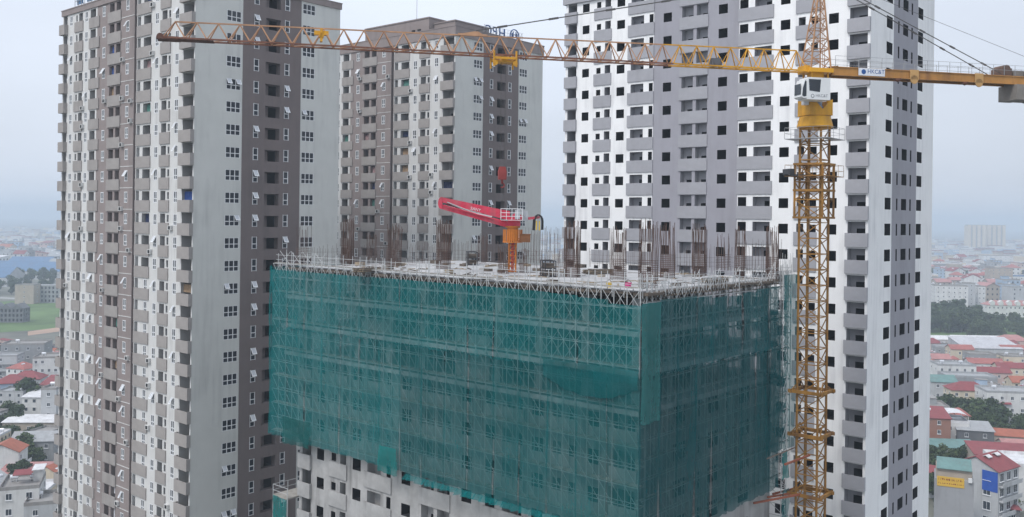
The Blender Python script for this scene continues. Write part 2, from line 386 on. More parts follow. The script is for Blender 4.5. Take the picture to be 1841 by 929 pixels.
    # windows
    for kind, ux in (('tri', True), ('nar', True), ('dbl', False)):
        var = WIN[(kind, ux)]; groups = {}
        pl = sorted(((loc, rz, dist2(C, THETA, loc)) for loc, rz in wins[kind]), key=lambda p: p[2])
        nm = {'tri': 'triple_window', 'nar': 'narrow_window', 'dbl': 'double_window'}[kind]
        for i, q in enumerate(pl):
            x = rr.random(); vi = 0
            if x < (.22 if kind != 'nar' else .3): vi = 1 + int(rr.random() * (len(var) - 1))
            if i < 98:
                o = link(nm, var[vi][0], root, q[0]); link('glass', var[vi][1], o)
            else: groups.setdefault(vi, []).append(q)
        if groups:
            m2 = MB()
            for vi, qs in groups.items():
                for d, off in ((var[vi][0], 0), (var[vi][1], 1)):
                    for loc, rz, _ in qs:
                        i = len(m2.v); m2.v += [(v.co.x + loc[0], v.co.y + loc[1], v.co.z + loc[2]) for v in d.vertices]
                        for q in d.polygons: m2.f.append(tuple(i + j for j in q.vertices)); m2.m.append(q.material_index + off)
            tag(m2.build(nm, [frame_m, glass_m, skyglass], root), kind='stuff')
    # curtains and laundry in the loggias
    for u0, u1, dp, z, m in pan[:60]:
        l_ = MB(); n = 10; hb = rr.uniform(.5, 1.5)
        for i in range(n):
            ua = u0 + (u1 - u0) * i / n; ub = u0 + (u1 - u0) * (i + 1) / n; xa = dp + .05 * (i % 2); xb = dp + .05 * ((i + 1) % 2)
            l_.face([(xa, ua, z + hb), (xb, ub, z + hb), (xb, ub, z + 2.35), (xa, ua, z + 2.35)])
        l_.build('curtain', [m], root)
    ac = MB(); ac.box(-.36, -.02, 0, .8, 0, .6); ac.box(-.375, -.361, .12, .62, .08, .52, 1); acd = ac.data('air_conditioner', [whitep_, room_m]); n_ac = 0
    for k in ks:
        for u in (5.0, 10.3, 16.2, 18.6, 23.9, 31.0, 35.9):
            if rr.random() < .16 and n_ac < 95: link('air_conditioner', acd, root, (0, u - .1, zf(k) + rr.choice((.0, -.25, .3)))); n_ac += 1
    # slab lines across the taupe bay and the slot
    s_ = MB()
    for k in ks: s_.box(-.04, .02, 15.84, 19.55, zf(k) - .06, zf(k) + .04)
    s_.build('slab_line', [white_a], root)
    d_ = MB(); d_.tube((.30, 15.4, 0), (.30, 15.4, top), .09, 8); d_.build('drain_pipe', [brown], root)
    return root

def fit_penthouse(root, boxes, m):
    b = MB()
    for x0, x1, y0, y1, z0, z1 in boxes:
        b.box(x0, x1, y0, y1, z0, z1); b.box(x0 - .12, x1 + .12, y0 - .12, y1 + .12, z1 + .003, z1 + .22)
    return b.build('penthouse', m, root)

T1C, T2C, T3C, GC = corner(347, 117), corner(815, 152.8), corner(1561, 101.6), corner(1152, 68.7)
t1 = lived_tower('apartment_tower', 'cream and taupe lived-in tower with brown balconies, cut off by the left of the photo', T1C, 105.9, 1)
t2 = lived_tower('apartment_tower', 'cream and taupe tower whose roof and blue rooftop letters show behind the green building', T2C, 106.7, 2, kmin=14)
fit_penthouse(t2, [(3.0, 13, 9.45, 26.6, 105.2, 109.8), (4.1, 12.8, 4.1, 9.3, 105.2, 108.8)], brown)
fit_penthouse(t1, [(6, 16, 8, 26, 105.1, 109.0)], brown)
v_ = MB()
for y in (11.5, 13.0): v_.box(2.8, 2.995, y, y + .7, 107.3, 108.1)
v_.build('vent', [room_m], t2)
a_ = MB(); a_.tube((9.0, 19, 110.3), (9.0, 19, 121), .05, 6); a_.tube((9.0, 19, 110.3), (9.0, 19, 112), .12, 6)
a_.build('antenna', [galv], t2)

def unfinished_front(root_loc, raw, zs, dk, grey_zone=(15.85, 27.95)):
    """The opening pattern that the white tower and the netted building share. materials 0 wall 1 grey 2 loggia 3 dark."""
    holes, bal = [], {}
    def H(u0, u1, z0, z1, d, j, b, inner=None): holes.append(dict(u0=u0, u1=u1, z0=z0, z1=z1, d=d, j=j, b=b, inner=inner, dk=3))
    for z in zs:
        H(.3, 2.3, z - .05, z + 2.5, 1.1, 2, 2, [(.05, .68, 0, .70)])
        H(40.5, 42.0, z - .05, z + 2.62, 2.0, 2, 2, [(.3, .95, 0, .8)])
        for u0, u1 in ((3.57, 4.7), (9.32, 10.5), (17.4, 18.62), (25.3, 26.52), (32.5, 33.75), (38.35, 39.5)):
            H(u0, u1, z + 1.0, z + 2.16, 4.0, 3 if raw else 3, 3)
        H(7.45, 8.3, z - .05, z + 2.2, 1.4, 2, 3); H(5.95, 6.75, z + 1.2, z + 2.1, 3.0, 3, 3)
        H(11.6, 13.8, z - .05, z + 2.36, 1.0, 2, 2, [(.03, .52, 0, .80)]); H(14.65, 15.75, z - .05, z + 2.32, 2.5, 3, 3)
        H(20.1, 21.7, z - .05, z + 2.62, .9, 2, 2, [(.1, .75, 0, .62)]); H(22.15, 23.8, z - .05, z + 2.62, .9, 2, 2, [(.1, .75, 0, .62)])
        H(28.05, 28.65, z - .05, z + 2.32, 2.5, 3, 3); H(29.5, 31.5, z - .05, z + 2.36, 1.0, 2, 2, [(.03, .55, 0, .76)])
        H(34.8, 35.72, z - .05, z + 2.35, 1.4, 2, 3); H(36.4, 37.1, z + 1.3, z + 2.1, 3.0, 3, 3)
        for u0, u1, pr in ((-.05, 2.5, .32), (5.85, 8.6, .14), (11.35, 15.9, .14), (20.0, 24.1, .13), (27.9, 31.95, .14), (34.6, 37.5, .14), (40.35, 42.45, .32)):
            bal.setdefault((u0, u1, pr), []).append((0, u0, z))
    return holes, bal
def put_balconies(root, C, bal, m, jitter=None):
    allb = []
    for (u0, u1, pr), pl in bal.items():
        me = balcony_mesh(u1 - u0, pr).data('balcony', [m]); allb += [(loc, dist2(C, THETA, loc), me) for loc in pl]
    allb.sort(key=lambda x: x[1])
    for loc, _, me in allb[:98]: link('balcony', me, root, loc)
    rest = MB()
    for loc, _, me in allb[98:]:
        i = len(rest.v); rest.v += [(v.co.x + loc[0], v.co.y + loc[1], v.co.z + loc[2]) for v in me.vertices]
        for q in me.polygons: rest.f.append(tuple(i + j for j in q.vertices)); rest.m.append(0)
    if rest.v: tag(rest.build('balcony', [m], root), kind='stuff')
def side_holes(zs):
    h = []
    for z in zs:
        for u0, u1, d0, d1, m in ((5.2, 7.2, .95, 2.32, 3), (16.55, 18.5, .95, 2.32, 3), (10.9, 12.75, .95, 2.3, 3), (9.1, 9.6, .9, 2.3, 3), (13.95, 14.5, .9, 2.3, 3)):
            h.append(dict(u0=u0, u1=u1, z0=z + d0, z1=z + d1, d=3.0, j=m, b=3, inner=None, dk=3))
    return h

def white_tower():
    C = T3C; root = thing('apartment_tower', 'white and grey unfinished tower with empty black window holes behind the tower crane', 'tower block', C, THETA)
    LA, LB, top, roof = 42.4, 23.1, 104.9, 106.6
    zs = [F0 + 3 * k for k in range(9, 35)]
    holes, bal = unfinished_front(C, False, zs, raw_m)
    def za(u): return 1 if 15.85 < u < 27.95 else 0
    za.cuts = (15.85, 27.95)
    a = MB(); facade(a, (0, 0, 0), (0, 1, 0), (-1, 0, 0), LA, 0, top, holes, za); a.build('wall', [white3, grey3, bal3, raw_m], root)
    def zb(u): return 1 if 7.6 < u < 16.45 else 0
    zb.cuts = (7.6, 16.45)
    b = MB(); facade(b, (0, 0, 0), (1, 0, 0), (0, -1, 0), LB, 0, top, side_holes(zs), zb); b.build('wall', [white3, grey3, bal3, raw_m], root)
    c = MB(); c.face([(LB, 0, 0), (LB, LA, 0), (LB, LA, top), (LB, 0, top)]); c.face([(0, LA, 0), (LB, LA, 0), (LB, LA, top), (0, LA, top)]); c.build('wall', [white3], root)
    p = MB(); e = .35
    for (x0, x1, y0, y1) in ((-e, .2, -e, LA + e), (.202, LB - .202, -e, .2), (LB - .2, LB + e, -e, LA + e), (.202, LB - .202, LA - .2, LA + e)):
        p.box(x0, x1, y0, y1, top + .004, roof)
    p.build('parapet', [bal3], root)
    r = MB(); r.box(.21, LB - .21, .21, LA - .21, top - .2, top + .1); r.build('roof', [roofgrey], root)
    put_balconies(root, C, bal, bal3)
    return root
white_tower()

# ------------------------------------------------------------------ unfinished building under the green net
GO = GC + Vector((math.cos(THETA), math.sin(THETA), 0)) * 1.3 + Vector((-math.sin(THETA), math.cos(THETA), 0)) * .8
DECK = 69.47; GLA, GLB = 42.5, 23.1
def loc_g(p):
    d = Vector(p) - GO; c, s = math.cos(THETA), math.sin(THETA); return (d.x * c + d.y * s, -d.x * s + d.y * c)
def deck_at(px, py):
    return loc_g(at(px, py, DECK))
tube_m = mat('scaffold_tube', (.52, .53, .53), rough=.55, var=.15, scale=2, metal=.1)
board_m = mat('scaffold_board', (.33, .31, .28), var=.25, scale=1)
steelprop = mat('steel_prop', (.20, .15, .12), var=.3)

def building_site():
    root = thing('building_under_construction', 'raw concrete building with rebar sprouting from its open top, wrapped in green net', 'building', GO, THETA)
    zs = [DECK - 3 * k for k in range(4, 17)]
    holes, bal = unfinished_front(GO, True, zs, raw_m)
    a = MB(); facade(a, (0, 0, 0), (0, 1, 0), (-1, 0, 0), GLA, 0, DECK - 9, holes, lambda u: 0); a.build('wall', [conc, conc, conc, raw_m], root)
    b = MB(); facade(b, (0, 0, 0), (1, 0, 0), (0, -1, 0), GLB, 0, DECK - 9, side_holes(zs), lambda u: 0); b.build('wall', [conc, conc, conc, raw_m], root)
    c = MB(); c.face([(GLB, 0, 0), (GLB, GLA, 0), (GLB, GLA, DECK - 9), (GLB, 0, DECK - 9)]); c.face([(0, GLA, 0), (GLB, GLA, 0), (GLB, GLA, DECK - 9), (0, GLA, DECK - 9)]); c.build('wall', conc, root)
    put_balconies(root, GO, bal, conc)
    for k in (3, 2, 1):
        z = DECK - 3 * k; s = MB(); s.box(-.16, GLB + .15, -.16, GLA + .16, z - .26, z); s.box(-.98, -.163, -.6, GLA + 1.6, z - .42, z - .02); s.box(-.162, GLB + .14, -.58, -.163, z - .42, z - .02); s.build('slab', deckm, root)
    # top deck: concrete on formwork, ragged outer edge
    s = MB(); s.box(-.1, GLB + .1, -.1, GLA + .1, DECK - .2, DECK); s.build('deck_slab', deckm, root)
    f = MB(); y = -1.1
    while y < GLA + .9:
        wd = R.uniform(.9, 2.4); f.box(-R.uniform(.55, 1.15), -.105, y, y + wd - .04, DECK - R.uniform(.26, .34), DECK - R.uniform(.06, .16)); y += wd
    x = -.1
    while x < GLB + .5:
        wd = R.uniform(.9, 2.2); f.box(x, x + wd - .04, -R.uniform(.5, 1.0), -.105, DECK - R.uniform(.26, .34), DECK - R.uniform(.06, .16)); x += wd
    f.box(.0, GLB, .0, GLA, DECK - .36, DECK - .205)
    y = -.6
    while y < GLA: f.box(-.9, -.02, y, y + .1, DECK - .52, DECK - .365); y += .62
    x = .2
    while x < GLB: f.box(x, x + .1, -.85, -.02, DECK - .52, DECK - .365); x += .62
    f.build('formwork', formw, root)
    # perimeter and inner columns of the three open storeys
    for k in (3, 2, 1):
        z = DECK - 3 * k
        for y in (.1, 4.9, 9.6, 14.3, 19.0, 23.7, 28.4, 33.1, 37.8, 41.7):
            q = MB(); q.box(.15, .75, y, y + .7, z + .003, z + 2.775); q.build('column', conc, root)
        for x in (4.6, 9.2, 13.8, 18.4, 22.3):
            q = MB(); q.box(x, x + .6, .15, .75, z + .003, z + 2.775); q.build('column', conc, root)
        q = MB(); q.box(5.5, 18, 4.5, 38, z + .004, z + 2.77); q.build('core_wall', raw_m, root)  # near-black colour puts the dark of the interior onto the core
        if k > 1:                                     # part-built infill walls
            q = MB()
            for y0, y1 in ((.8, 4.88), (14.95, 18.95), (28.4, 33.0)):
                if R.random() < .6: q.box(.3, .5, y0 + .75, y1, z + .005, z + R.choice((1.0, 1.3, 2.3)))
            if q.v: q.build('infill_wall', conc, root)
    p = MB()                                          # props under the fresh deck
    y = -.4
    while y < GLA:
        for x in (.95, 2.2, 3.6): p.tube((x, y, DECK - 3 + .004), (x, y, DECK - .37), .035, 4)
        y += .8
    x = 1.0
    while x < GLB:
        for y in (1.0, 2.6): p.tube((x, y, DECK - 3 + .004), (x, y, DECK - .37), .035, 4)
        x += .8
    tag(p.build('shoring_prop', steelprop, root), kind='stuff')
    # rebar: column cages
    def cage(cx, cy, wx, wy, n, h, m=rust, lean=.05):
        q = MB(); per = []
        for i in range(n):
            t = i / n * 2 * (wx + wy)
            if t < wx: p_ = (t, 0)
            elif t < wx + wy: p_ = (wx, t - wx)
            elif t < 2 * wx + wy: p_ = (2 * wx + wy - t, wy)
            else: p_ = (0, 2 * (wx + wy) - t)
            per.append((cx - wx / 2 + p_[0], cy - wy / 2 + p_[1]))
        for x, y in per:
            hh = h * R.uniform(.86, 1.04); lx, ly = R.gauss(0, lean), R.gauss(0, lean)
            q.tube((x, y, DECK - .1), (x + lx * .3, y + ly * .3, DECK + hh * .5), .021, 4); q.tube((x + lx * .3, y + ly * .3, DECK + hh * .5), (x + lx * 1.6, y + ly * 1.6, DECK + hh), .021, 4)
        zz = .2
        while zz < h * .42:
            a_, b_, c_, d_ = cx - wx / 2 - .02, cx + wx / 2 + .02, cy - wy / 2 - .02, cy + wy / 2 + .02
            for s_, e_ in (((a_, c_), (b_, c_)), ((b_, c_), (b_, d_)), ((b_, d_), (a_, d_)), ((a_, d_), (a_, c_))):
                q.tube((*s_, DECK + zz), (*e_, DECK + zz), .014, 3)
            zz += .18
        q.build('rebar_cage', m, root)
    for px, py, n, wd, h in ((625, 474, 34, 1.5, 5.0), (708, 479, 30, 1.7, 4.6), (797, 483, 40, 1.6, 5.1), (545, 476, 9, 2.0, 4.4), (1028, 498, 40, 1.5, 5.1), (1111, 502, 22, 1.4, 4.7),
                             (1165, 517, 26, 1.5, 5.4), (1200, 500, 22, 1.3, 5.2), (1257, 495, 32, 1.3, 5.0), (1330, 498, 18, .9, 4.9), (1388, 500, 26, 1.1, 5.0), (868, 470, 16, 1.2, 3.4), (668, 468, 14, 1.3, 3.2), (905, 492, 14, .9, 2.6), (940, 490, 14, .8, 2.4), (1300, 484, 10, 1.5, 4.0)):
        x, y = deck_at(px, py); cage(x, y, .6, wd, n, h)
    # rebar: starter bars of the walls, rows of lighter bars
    for (ax, ay), (bx, by), n, h in (((940, 470), (1008, 472), 40, 4.3), ((815, 468), (900, 470), 44, 2.6), ((1060, 478), (1150, 482), 26, 2.2), ((560, 474), (612, 473), 18, 2.2), ((735, 474), (790, 473), 22, 2.4),
                                     ((955, 490), (1015, 497), 26, 2.4), ((640, 470), (690, 470), 18, 2.2), ((1215, 484), (1320, 484), 30, 3.0), ((1335, 490), (1400, 489), 26, 3.4)):
        q = MB(); p0 = deck_at(ax, ay); p1 = deck_at(bx, by)
        for i in range(n):
            t = i / (n - 1); x = p0[0] + (p1[0] - p0[0]) * t + R.gauss(0, .08); y = p0[1] + (p1[1] - p0[1]) * t + R.gauss(0, .08)
            q.tube((x, y, DECK - .1), (x + R.gauss(0, .07), y + R.gauss(0, .07), DECK + h * R.uniform(.75, 1.05)), .017, 4)
        for zz in (.35, .8, 1.3):
            q.tube((p0[0], p0[1], DECK + zz), (p1[0], p1[1], DECK + zz), .014, 3)
        q.build('rebar_row', rust2, root)
    return root
gb = building_site()

# ---- scaffolding: bays of tubes with crossed braces
def bay_mesh(wd, z0, z1, out, lift=1.5, top=.0):
    """one bay along +y from 0 to wd, inner leg at x=-.28, outer leg at x=-out"""
    b = MB(); r = .037
    for x in (-.28, -out): b.tube((x, 0, z0), (x, 0, z1 + top), r, 4)
    z = z0 + .4; i = 0
    while z < z1 + top * .8:
        b.tube((-out, 0, z), (-out, wd, z), r * .9, 4); b.tube((-.28, 0, z), (-.28, wd, z), r * .8, 4); b.tube((-out, 0, z), (-.28, 0, z), r * .8, 4)
        if z + lift < z1 + .8:
            b.tube((-out - .03, 0, z), (-out - .03, wd, z + lift), r * .6, 4)
            if z > z1 - 7: b.tube((-out + .03, wd, z), (-out + .03, 0, z + lift), r * .6, 4)
        if i % 2 == 0: b.box(-out + .1, -.36, .04, wd - .04, z + .05, z + .09, 1)
        z += lift; i += 1
    return b
def scaffold(label, C, rz, n, wd, z0, z1, out, mirror=False):
    root = thing('scaffolding', label, 'scaffolding', C, rz)
    var = [bay_mesh(wd, z0, z1, out, top=t).data('scaffold_bay', [tube_m, board_m]) for t in (.1, .5, 1.2)]
    for i in range(n): link('scaffold_bay', R.choice(var), root, (0, i * wd, 0))
    return root
scaffold('steel tube scaffolding behind the long left face of the green net', GO + Vector((-math.sin(THETA), math.cos(THETA), 0)) * (-.75), THETA, 39, 1.2, 51.3, 69.7, 1.12)
# the side scaffold runs along +x, outer side at -y: rotate the bay frame by -90 deg and run it backwards
sx = GO + Vector((math.cos(THETA), math.sin(THETA), 0)) * (25.6)
_s = thing('scaffolding', 'steel tube scaffolding behind the short right face of the green net', 'scaffolding', sx, THETA + math.pi / 2)
_v = [MB(), MB()]
for k, t in ((0, .4), (1, 1.3)):
    src = bay_mesh(1.2, 50.2, 69.4, .70, top=t)
    _v[k].add(src)
_d = [m.data('scaffold_bay', [tube_m, board_m]) for m in _v]
for i in range(22): link('scaffold_bay', R.choice(_d), _s, (0, i * 1.2 - .2, 0))
for o in list(_s.children):       # outward is -y of the building = -x' rotated: flip so legs stand outside the wall
    o.location.x = 0
_s.rotation_euler.z = THETA + math.pi / 2

# ---- nets
def net_mat(name, col, cover, var=.12):
    m = bpy.data.materials.new(name); m.use_nodes = True; n = m.node_tree.nodes; l = m.node_tree.links; n.clear()
    out = n.new('ShaderNodeOutputMaterial'); mx = n.new('ShaderNodeMixShader'); tr = n.new('ShaderNodeBsdfTransparent'); ad = n.new('ShaderNodeMixShader')
    df = n.new('ShaderNodeBsdfDiffuse'); tl = n.new('ShaderNodeBsdfTranslucent')
    tc = n.new('ShaderNodeTexCoord'); mp = n.new('ShaderNodeMapping'); mp.inputs['Scale'].default_value = (1.2, 1.2, .12)
    nz = n.new('ShaderNodeTexNoise'); nz.inputs['Scale'].default_value = 1.0; nz.inputs['Detail'].default_value = 6; nz.inputs['Roughness'].default_value = .7
    nz2 = n.new('ShaderNodeTexNoise'); nz2.inputs['Scale'].default_value = .22; nz2.inputs['Detail'].default_value = 3
    l.new(tc.outputs['Object'], mp.inputs[0]); l.new(mp.outputs[0], nz.inputs[0]); l.new(tc.outputs['Object'], nz2.inputs[0])
    sm = n.new('ShaderNodeMath'); sm.operation = 'ADD'; l.new(nz.outputs[0], sm.inputs[0]); l.new(nz2.outputs[0], sm.inputs[1])
    rp = n.new('ShaderNodeMapRange'); rp.inputs['From Min'].default_value = .7; rp.inputs['From Max'].default_value = 1.3
    rp.inputs['To Min'].default_value = cover - var; rp.inputs['To Max'].default_value = cover + var
    l.new(sm.outputs[0], rp.inputs[0]); l.new(rp.outputs[0], mx.inputs[0])
    # sun-bleached and dusty patches with a shape of their own
    nz3 = n.new('ShaderNodeTexNoise'); nz3.inputs['Scale'].default_value = .35; nz3.inputs['Detail'].default_value = 6; nz3.inputs['Roughness'].default_value = .7
    l.new(tc.outputs['Object'], nz3.inputs[0]); rp3 = n.new('ShaderNodeMapRange'); rp3.inputs['From Min'].default_value = .42; rp3.inputs['From Max'].default_value = .72; rp3.inputs['To Max'].default_value = .55
    l.new(nz3.outputs[0], rp3.inputs[0]); cm = n.new('ShaderNodeMix'); cm.data_type = 'RGBA'; l.new(rp3.outputs[0], cm.inputs[0])
    cm.inputs[6].default_value = (*[c * .92 for c in col], 1); cm.inputs[7].default_value = (col[0] + .05, col[1] * 1.15 + .05, col[2] * 1.15 + .05, 1)
    l.new(cm.outputs[2], df.inputs[0]); l.new(cm.outputs[2], tl.inputs[0]); ad.inputs[0].default_value = .4
    l.new(df.outputs[0], ad.inputs[1]); l.new(tl.outputs[0], ad.inputs[2])
    l.new(tr.outputs[0], mx.inputs[1]); l.new(ad.outputs[0], mx.inputs[2]); l.new(mx.outputs[0], out.inputs[0])
    return m
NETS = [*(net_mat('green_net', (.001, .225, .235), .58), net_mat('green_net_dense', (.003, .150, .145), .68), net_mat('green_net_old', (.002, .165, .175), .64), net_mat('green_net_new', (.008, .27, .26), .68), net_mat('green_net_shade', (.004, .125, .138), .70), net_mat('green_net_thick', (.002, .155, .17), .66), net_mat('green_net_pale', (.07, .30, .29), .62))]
def net_panel(parent, P0, U, wd, z0, z1, off, m, sag=0, seed=0, nx=8, nz=10):
    rr = random.Random(seed); ph = [rr.uniform(0, 6.28) for _ in range(6)]; b = MB(); U = Vector(U); N = Vector((U.y, -U.x, 0)); g = []
    for j in range(nz + 1):
        for i in range(nx + 1):
            t = i / nx; s = j / nz
            z = z0 + (z1 - z0) * s
            if j == 0: z += sag * (-4 * t * (1 - t)) + rr.uniform(-.10, .10)
            d = off + .07 * math.sin(ph[0] + t * 7 + s * 2) + .05 * math.sin(ph[1] + t * 15 - s * 3) + .06 * math.sin(ph[2] + s * 5 + t * 2) - (.05 * abs(math.sin(s * math.pi * 6)))
            p = Vector(P0) + U * (wd * t) + N * d; b.v.append((p.x, p.y, z))
    for j in range(nz):
        for i in range(nx):
            a = j * (nx + 1) + i; b.f.append((a, a + 1, a + nx + 2, a + nx + 1)); b.m.append(0)
    return b.build('net_panel', m, parent, smooth=True)
# long left face: plane x=-1.35 in the building's frame, from y=-.85 to 46.1
n1 = thing('safety_net', 'translucent green safety net hung down the long left face of the building', 'safety net', GO, THETA)
y = -1.0; i = 0
while y < 46.05:
    wd = min(2.93, 46.1 - y)
    net_panel(n1, (-1.47, y, 0), (0, 1, 0), wd, 63.0 + .03 * math.sin(i * 1.3), 69.05 - .45 * math.exp(-y / 4) + (.4 if y > 43 else 0), -.02, NETS[0], seed=i)
    net_panel(n1, (-1.47, y, 0), (0, 1, 0), wd, 51.0 + .35 * (y / 46), 63.05, .05, NETS[2] if i < 9 else NETS[0], seed=100 + i)
    y += wd; i += 1
net_panel(n1, (-1.47, 25.4, 0), (0, 1, 0), 2.6, 50.7, 53.2, -.16, NETS[3], seed=300)
net_panel(n1, (-1.47, -.95, 0), (0, 1, 0), 9, 62.2, 63.6, -.14, NETS[2], sag=1.1, seed=301, nx=16)
net_panel(n1, (-1.47, 38.8, 0), (0, 1, 0), 4.6, 50.9, 53.6, -.12, NETS[1], seed=302)
e_ = MB(); rr_ = random.Random(5); yy = -.8            # gathered loose hem along the bottom
while yy < 24:
    l_ = rr_.uniform(.5, 1.4); e_.face([(-1.40, yy, 51.1), (-1.40, yy + l_, 51.1), (-1.75 - rr_.uniform(0, .3), yy + l_ * .9, 50.75 - rr_.uniform(0, .25)), (-1.7, yy + .1, 50.8 - rr_.uniform(0, .2))]); yy += l_ * .85
e_.build('net_hem', NETS[0], n1)
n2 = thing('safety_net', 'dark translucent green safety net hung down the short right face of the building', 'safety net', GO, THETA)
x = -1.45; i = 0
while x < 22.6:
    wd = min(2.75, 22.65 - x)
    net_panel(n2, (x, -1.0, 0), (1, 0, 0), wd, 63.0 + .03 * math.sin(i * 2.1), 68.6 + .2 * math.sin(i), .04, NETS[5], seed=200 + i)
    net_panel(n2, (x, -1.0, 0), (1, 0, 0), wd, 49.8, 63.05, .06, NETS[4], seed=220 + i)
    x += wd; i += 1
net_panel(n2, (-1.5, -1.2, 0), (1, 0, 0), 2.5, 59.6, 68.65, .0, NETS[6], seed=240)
n3 = thing('safety_net', 'narrow green net that overhangs the right end of the building beside the crane mast', 'safety net', GO, THETA)
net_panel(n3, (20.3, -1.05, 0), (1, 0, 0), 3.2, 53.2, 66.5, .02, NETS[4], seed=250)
net_panel(n3, (23.5, -1.05, 0), (1, 0, 0), 3.0, 53.0, 69.8, .02, NETS[0], seed=251)
q_ = MB(); q_.tube((19.9, -1.12, 53.0), (26.6, -1.12, 52.9), .06, 6); q_.build('net_pole', steelprop, n3)
n4 = thing('safety_net', 'green net wrapped round the far left end of the building', 'safety net', GO, THETA)
for i in range(4): net_panel(n4, (-1.3 + i * 2.6, 46.05, 0), (1, 0, 0), 2.6, 51.4, 69.3, 0, NETS[0], seed=270 + i)

# ---- lower works at both ends: netted loading platform (left) and netted hoist scaffold (right)
lp = thing('loading_platform', 'small netted steel platform sticking out at the lower left of the building', 'loading platform', GO + Vector((-math.sin(THETA), math.cos(THETA), 0)) * 42.6, THETA)
b = MB(); b.box(-1.2, 2.6, .35, 2.9, 44.7, 44.85); b.build('floor', board_m, lp)
b = MB()
for x in (-1.2, .7, 2.6):
    for y in (.35, 2.9): b.tube((x, y, 40), (x, y, 45.9), .04, 5)
for z in (45.3, 45.9):
    b.tube((-1.2, .35, z), (-1.2, 2.9, z), .03, 4); b.tube((-1.2, 2.9, z), (2.6, 2.9, z), .03, 4)
b.build('railing', tube_m, lp)
net_panel(lp, (-1.26, .35, 0), (0, 1, 0), 2.55, 40, 44.8, .05, NETS[3], seed=290)
hs_ = thing('hoist_scaffold', 'steel tube hoist scaffold with scraps of green net below the overhanging net', 'scaffolding', GO, THETA)
b = MB()
for x in (23.4, 24.5):
    for y in (-1.0, 1.2): b.tube((x, y, 0), (x, y, 70.2), .045, 5)
z = 30.0; k = 0
while z < 70:
    for a_, c_ in (((23.4, -1.0), (24.5, -1.0)), ((24.5, -1.0), (24.5, 1.2)), ((23.4, -1.0), (23.4, 1.2)), ((23.4, 1.2), (24.5, 1.2))): b.tube((*a_, z), (*c_, z), .035, 4)
    b.tube((23.4, -1.0, z), (24.5, -1.0, z + 1.5), .03, 4); b.tube((24.5, -1, z), (24.5, 1.2, z + 1.5), .03, 4); z += 1.5
b.build('frame', tube_m, hs_)
for k, (z0, z1, m) in enumerate(((50.3, 53.0, 3), (46.5, 49.3, 0), (42, 45, 3), (36, 40, 0))):
    net_panel(hs_, (23.3, -1.12, 0), (1, 0, 0), 1.5, z0, z1, .02, NETS[m], seed=280 + k)

# ---- guard tubes round the deck edge
gr = thing('guard_rail', 'thin steel tube guard rail round the edge of the concrete deck', 'guard rail', GO, THETA)
b = MB(); y = -.6
while y < GLA + 3:
    b.tube((-1.1, y, DECK - .5), (-1.1 + R.gauss(0, .04), y + R.gauss(0, .05), DECK + R.uniform(.7, 1.5) + (.5 if y > 36 else 0)), .028, 4); y += R.uniform(.6, 1.5)
for z in (.55, 1.05): b.tube((-1.1, -.8, DECK + z), (-1.1, 45.6, DECK + z + .1), .024, 4)
for y in (37, 39, 41, 43):
    b.tube((-1.1, y, DECK + .1), (-1.1, y + 1.9, DECK + 1.6), .022, 4); b.tube((-1.1, y + 1.9, DECK + .1), (-1.1, y, DECK + 1.6), .022, 4)
x = -.8
while x < GLB + 2.5:
    b.tube((x, -.75, DECK - .5), (x + R.gauss(0, .05), -.75, DECK + R.uniform(.6, 1.6)), .028, 4); x += R.uniform(.5, 1.2)
for z in (.5, 1.0): b.tube((-.8, -.75, DECK + z), (25.6, -.75, DECK + z), .024, 4)
for x in (3, 6, 9.5, 13, 17, 20): b.tube((x, -.75, DECK - .3), (x + 1.8, -.75, DECK + 1.4), .022, 4)
x = 23.2
while x < 26: b.tube((x, -1, DECK - 2), (x + R.gauss(0, .05), -1, DECK + R.uniform(1.5, 2.6)), .02, 4); x += .28
b.build('railing', tube_m, gr)

# ---- loose things on the deck
def deck_thing(px, py): x, y = deck_at(px, py); c, s = math.cos(THETA), math.sin(THETA); return Vector((GO.x + x * c - y * s, GO.y + x * s + y * c, DECK))
steel_dark = mat('dark_steel', (.05, .05, .055), var=.3); ply = mat('plywood', (.30, .24, .17), var=.3, scale=2)
def rack(px, py, label):
    t = thing('formwork_rack', label, 'rack', deck_thing(px, py), THETA + .9)
    b = MB()
    for x in (-1, 0, 1):
        for y in (-.5, .5): b.tube((x, y, 0), (x, y, 1.5), .05, 4)
    for z in (.08, .8, 1.5):
        for y in (-.5, .5): b.tube((-1, y, z), (1, y, z), .05, 4)
        for x in (-1, 0, 1): b.tube((x, -.5, z), (x, .5, z), .05, 4)
    b.build('frame', steel_dark, t)
    for z in (.14, .86):
        p = MB()
        for k in range(4): p.box(-.93 + R.uniform(-.1, .1), .9, -.42, .42, z + k * .11, z + k * .11 + .09)
        p.build('plywood_sheet', [formw], t)
db = MB(); r5 = random.Random(21)
for _ in range(170):
    x, y = r5.uniform(.3, GLB - .5), r5.uniform(.3, GLA - .5); a = r5.uniform(0, 6.28); l_ = r5.uniform(.4, 2.6); k = r5.random()
    if k < .55: db.beam((x, y, DECK + .05), (x + l_ * math.cos(a), y + l_ * math.sin(a), DECK + .06 + r5.uniform(0, .1)), .14, .07, mi=r5.choice((0, 1)))
    elif k < .85: db.tube((x, y, DECK + .03), (x + l_ * 1.6 * math.cos(a), y + l_ * 1.6 * math.sin(a), DECK + .05), .025, 4, 2)
    else: q = r5.uniform(.3, .8); db.box(x, x + q, y, y + q * 1.3, DECK + .004, DECK + q * .5, r5.choice((0, 1, 1)))
_o = db.build('deck_debris', [mat('plywood', ()), formw, rust], None, GO, THETA); tag(_o, 'loose planks, bars and offcuts scattered over the concrete deck', None, None, 'stuff')
rack(848, 476, 'dark steel rack of formwork boards standing left of the red boom')
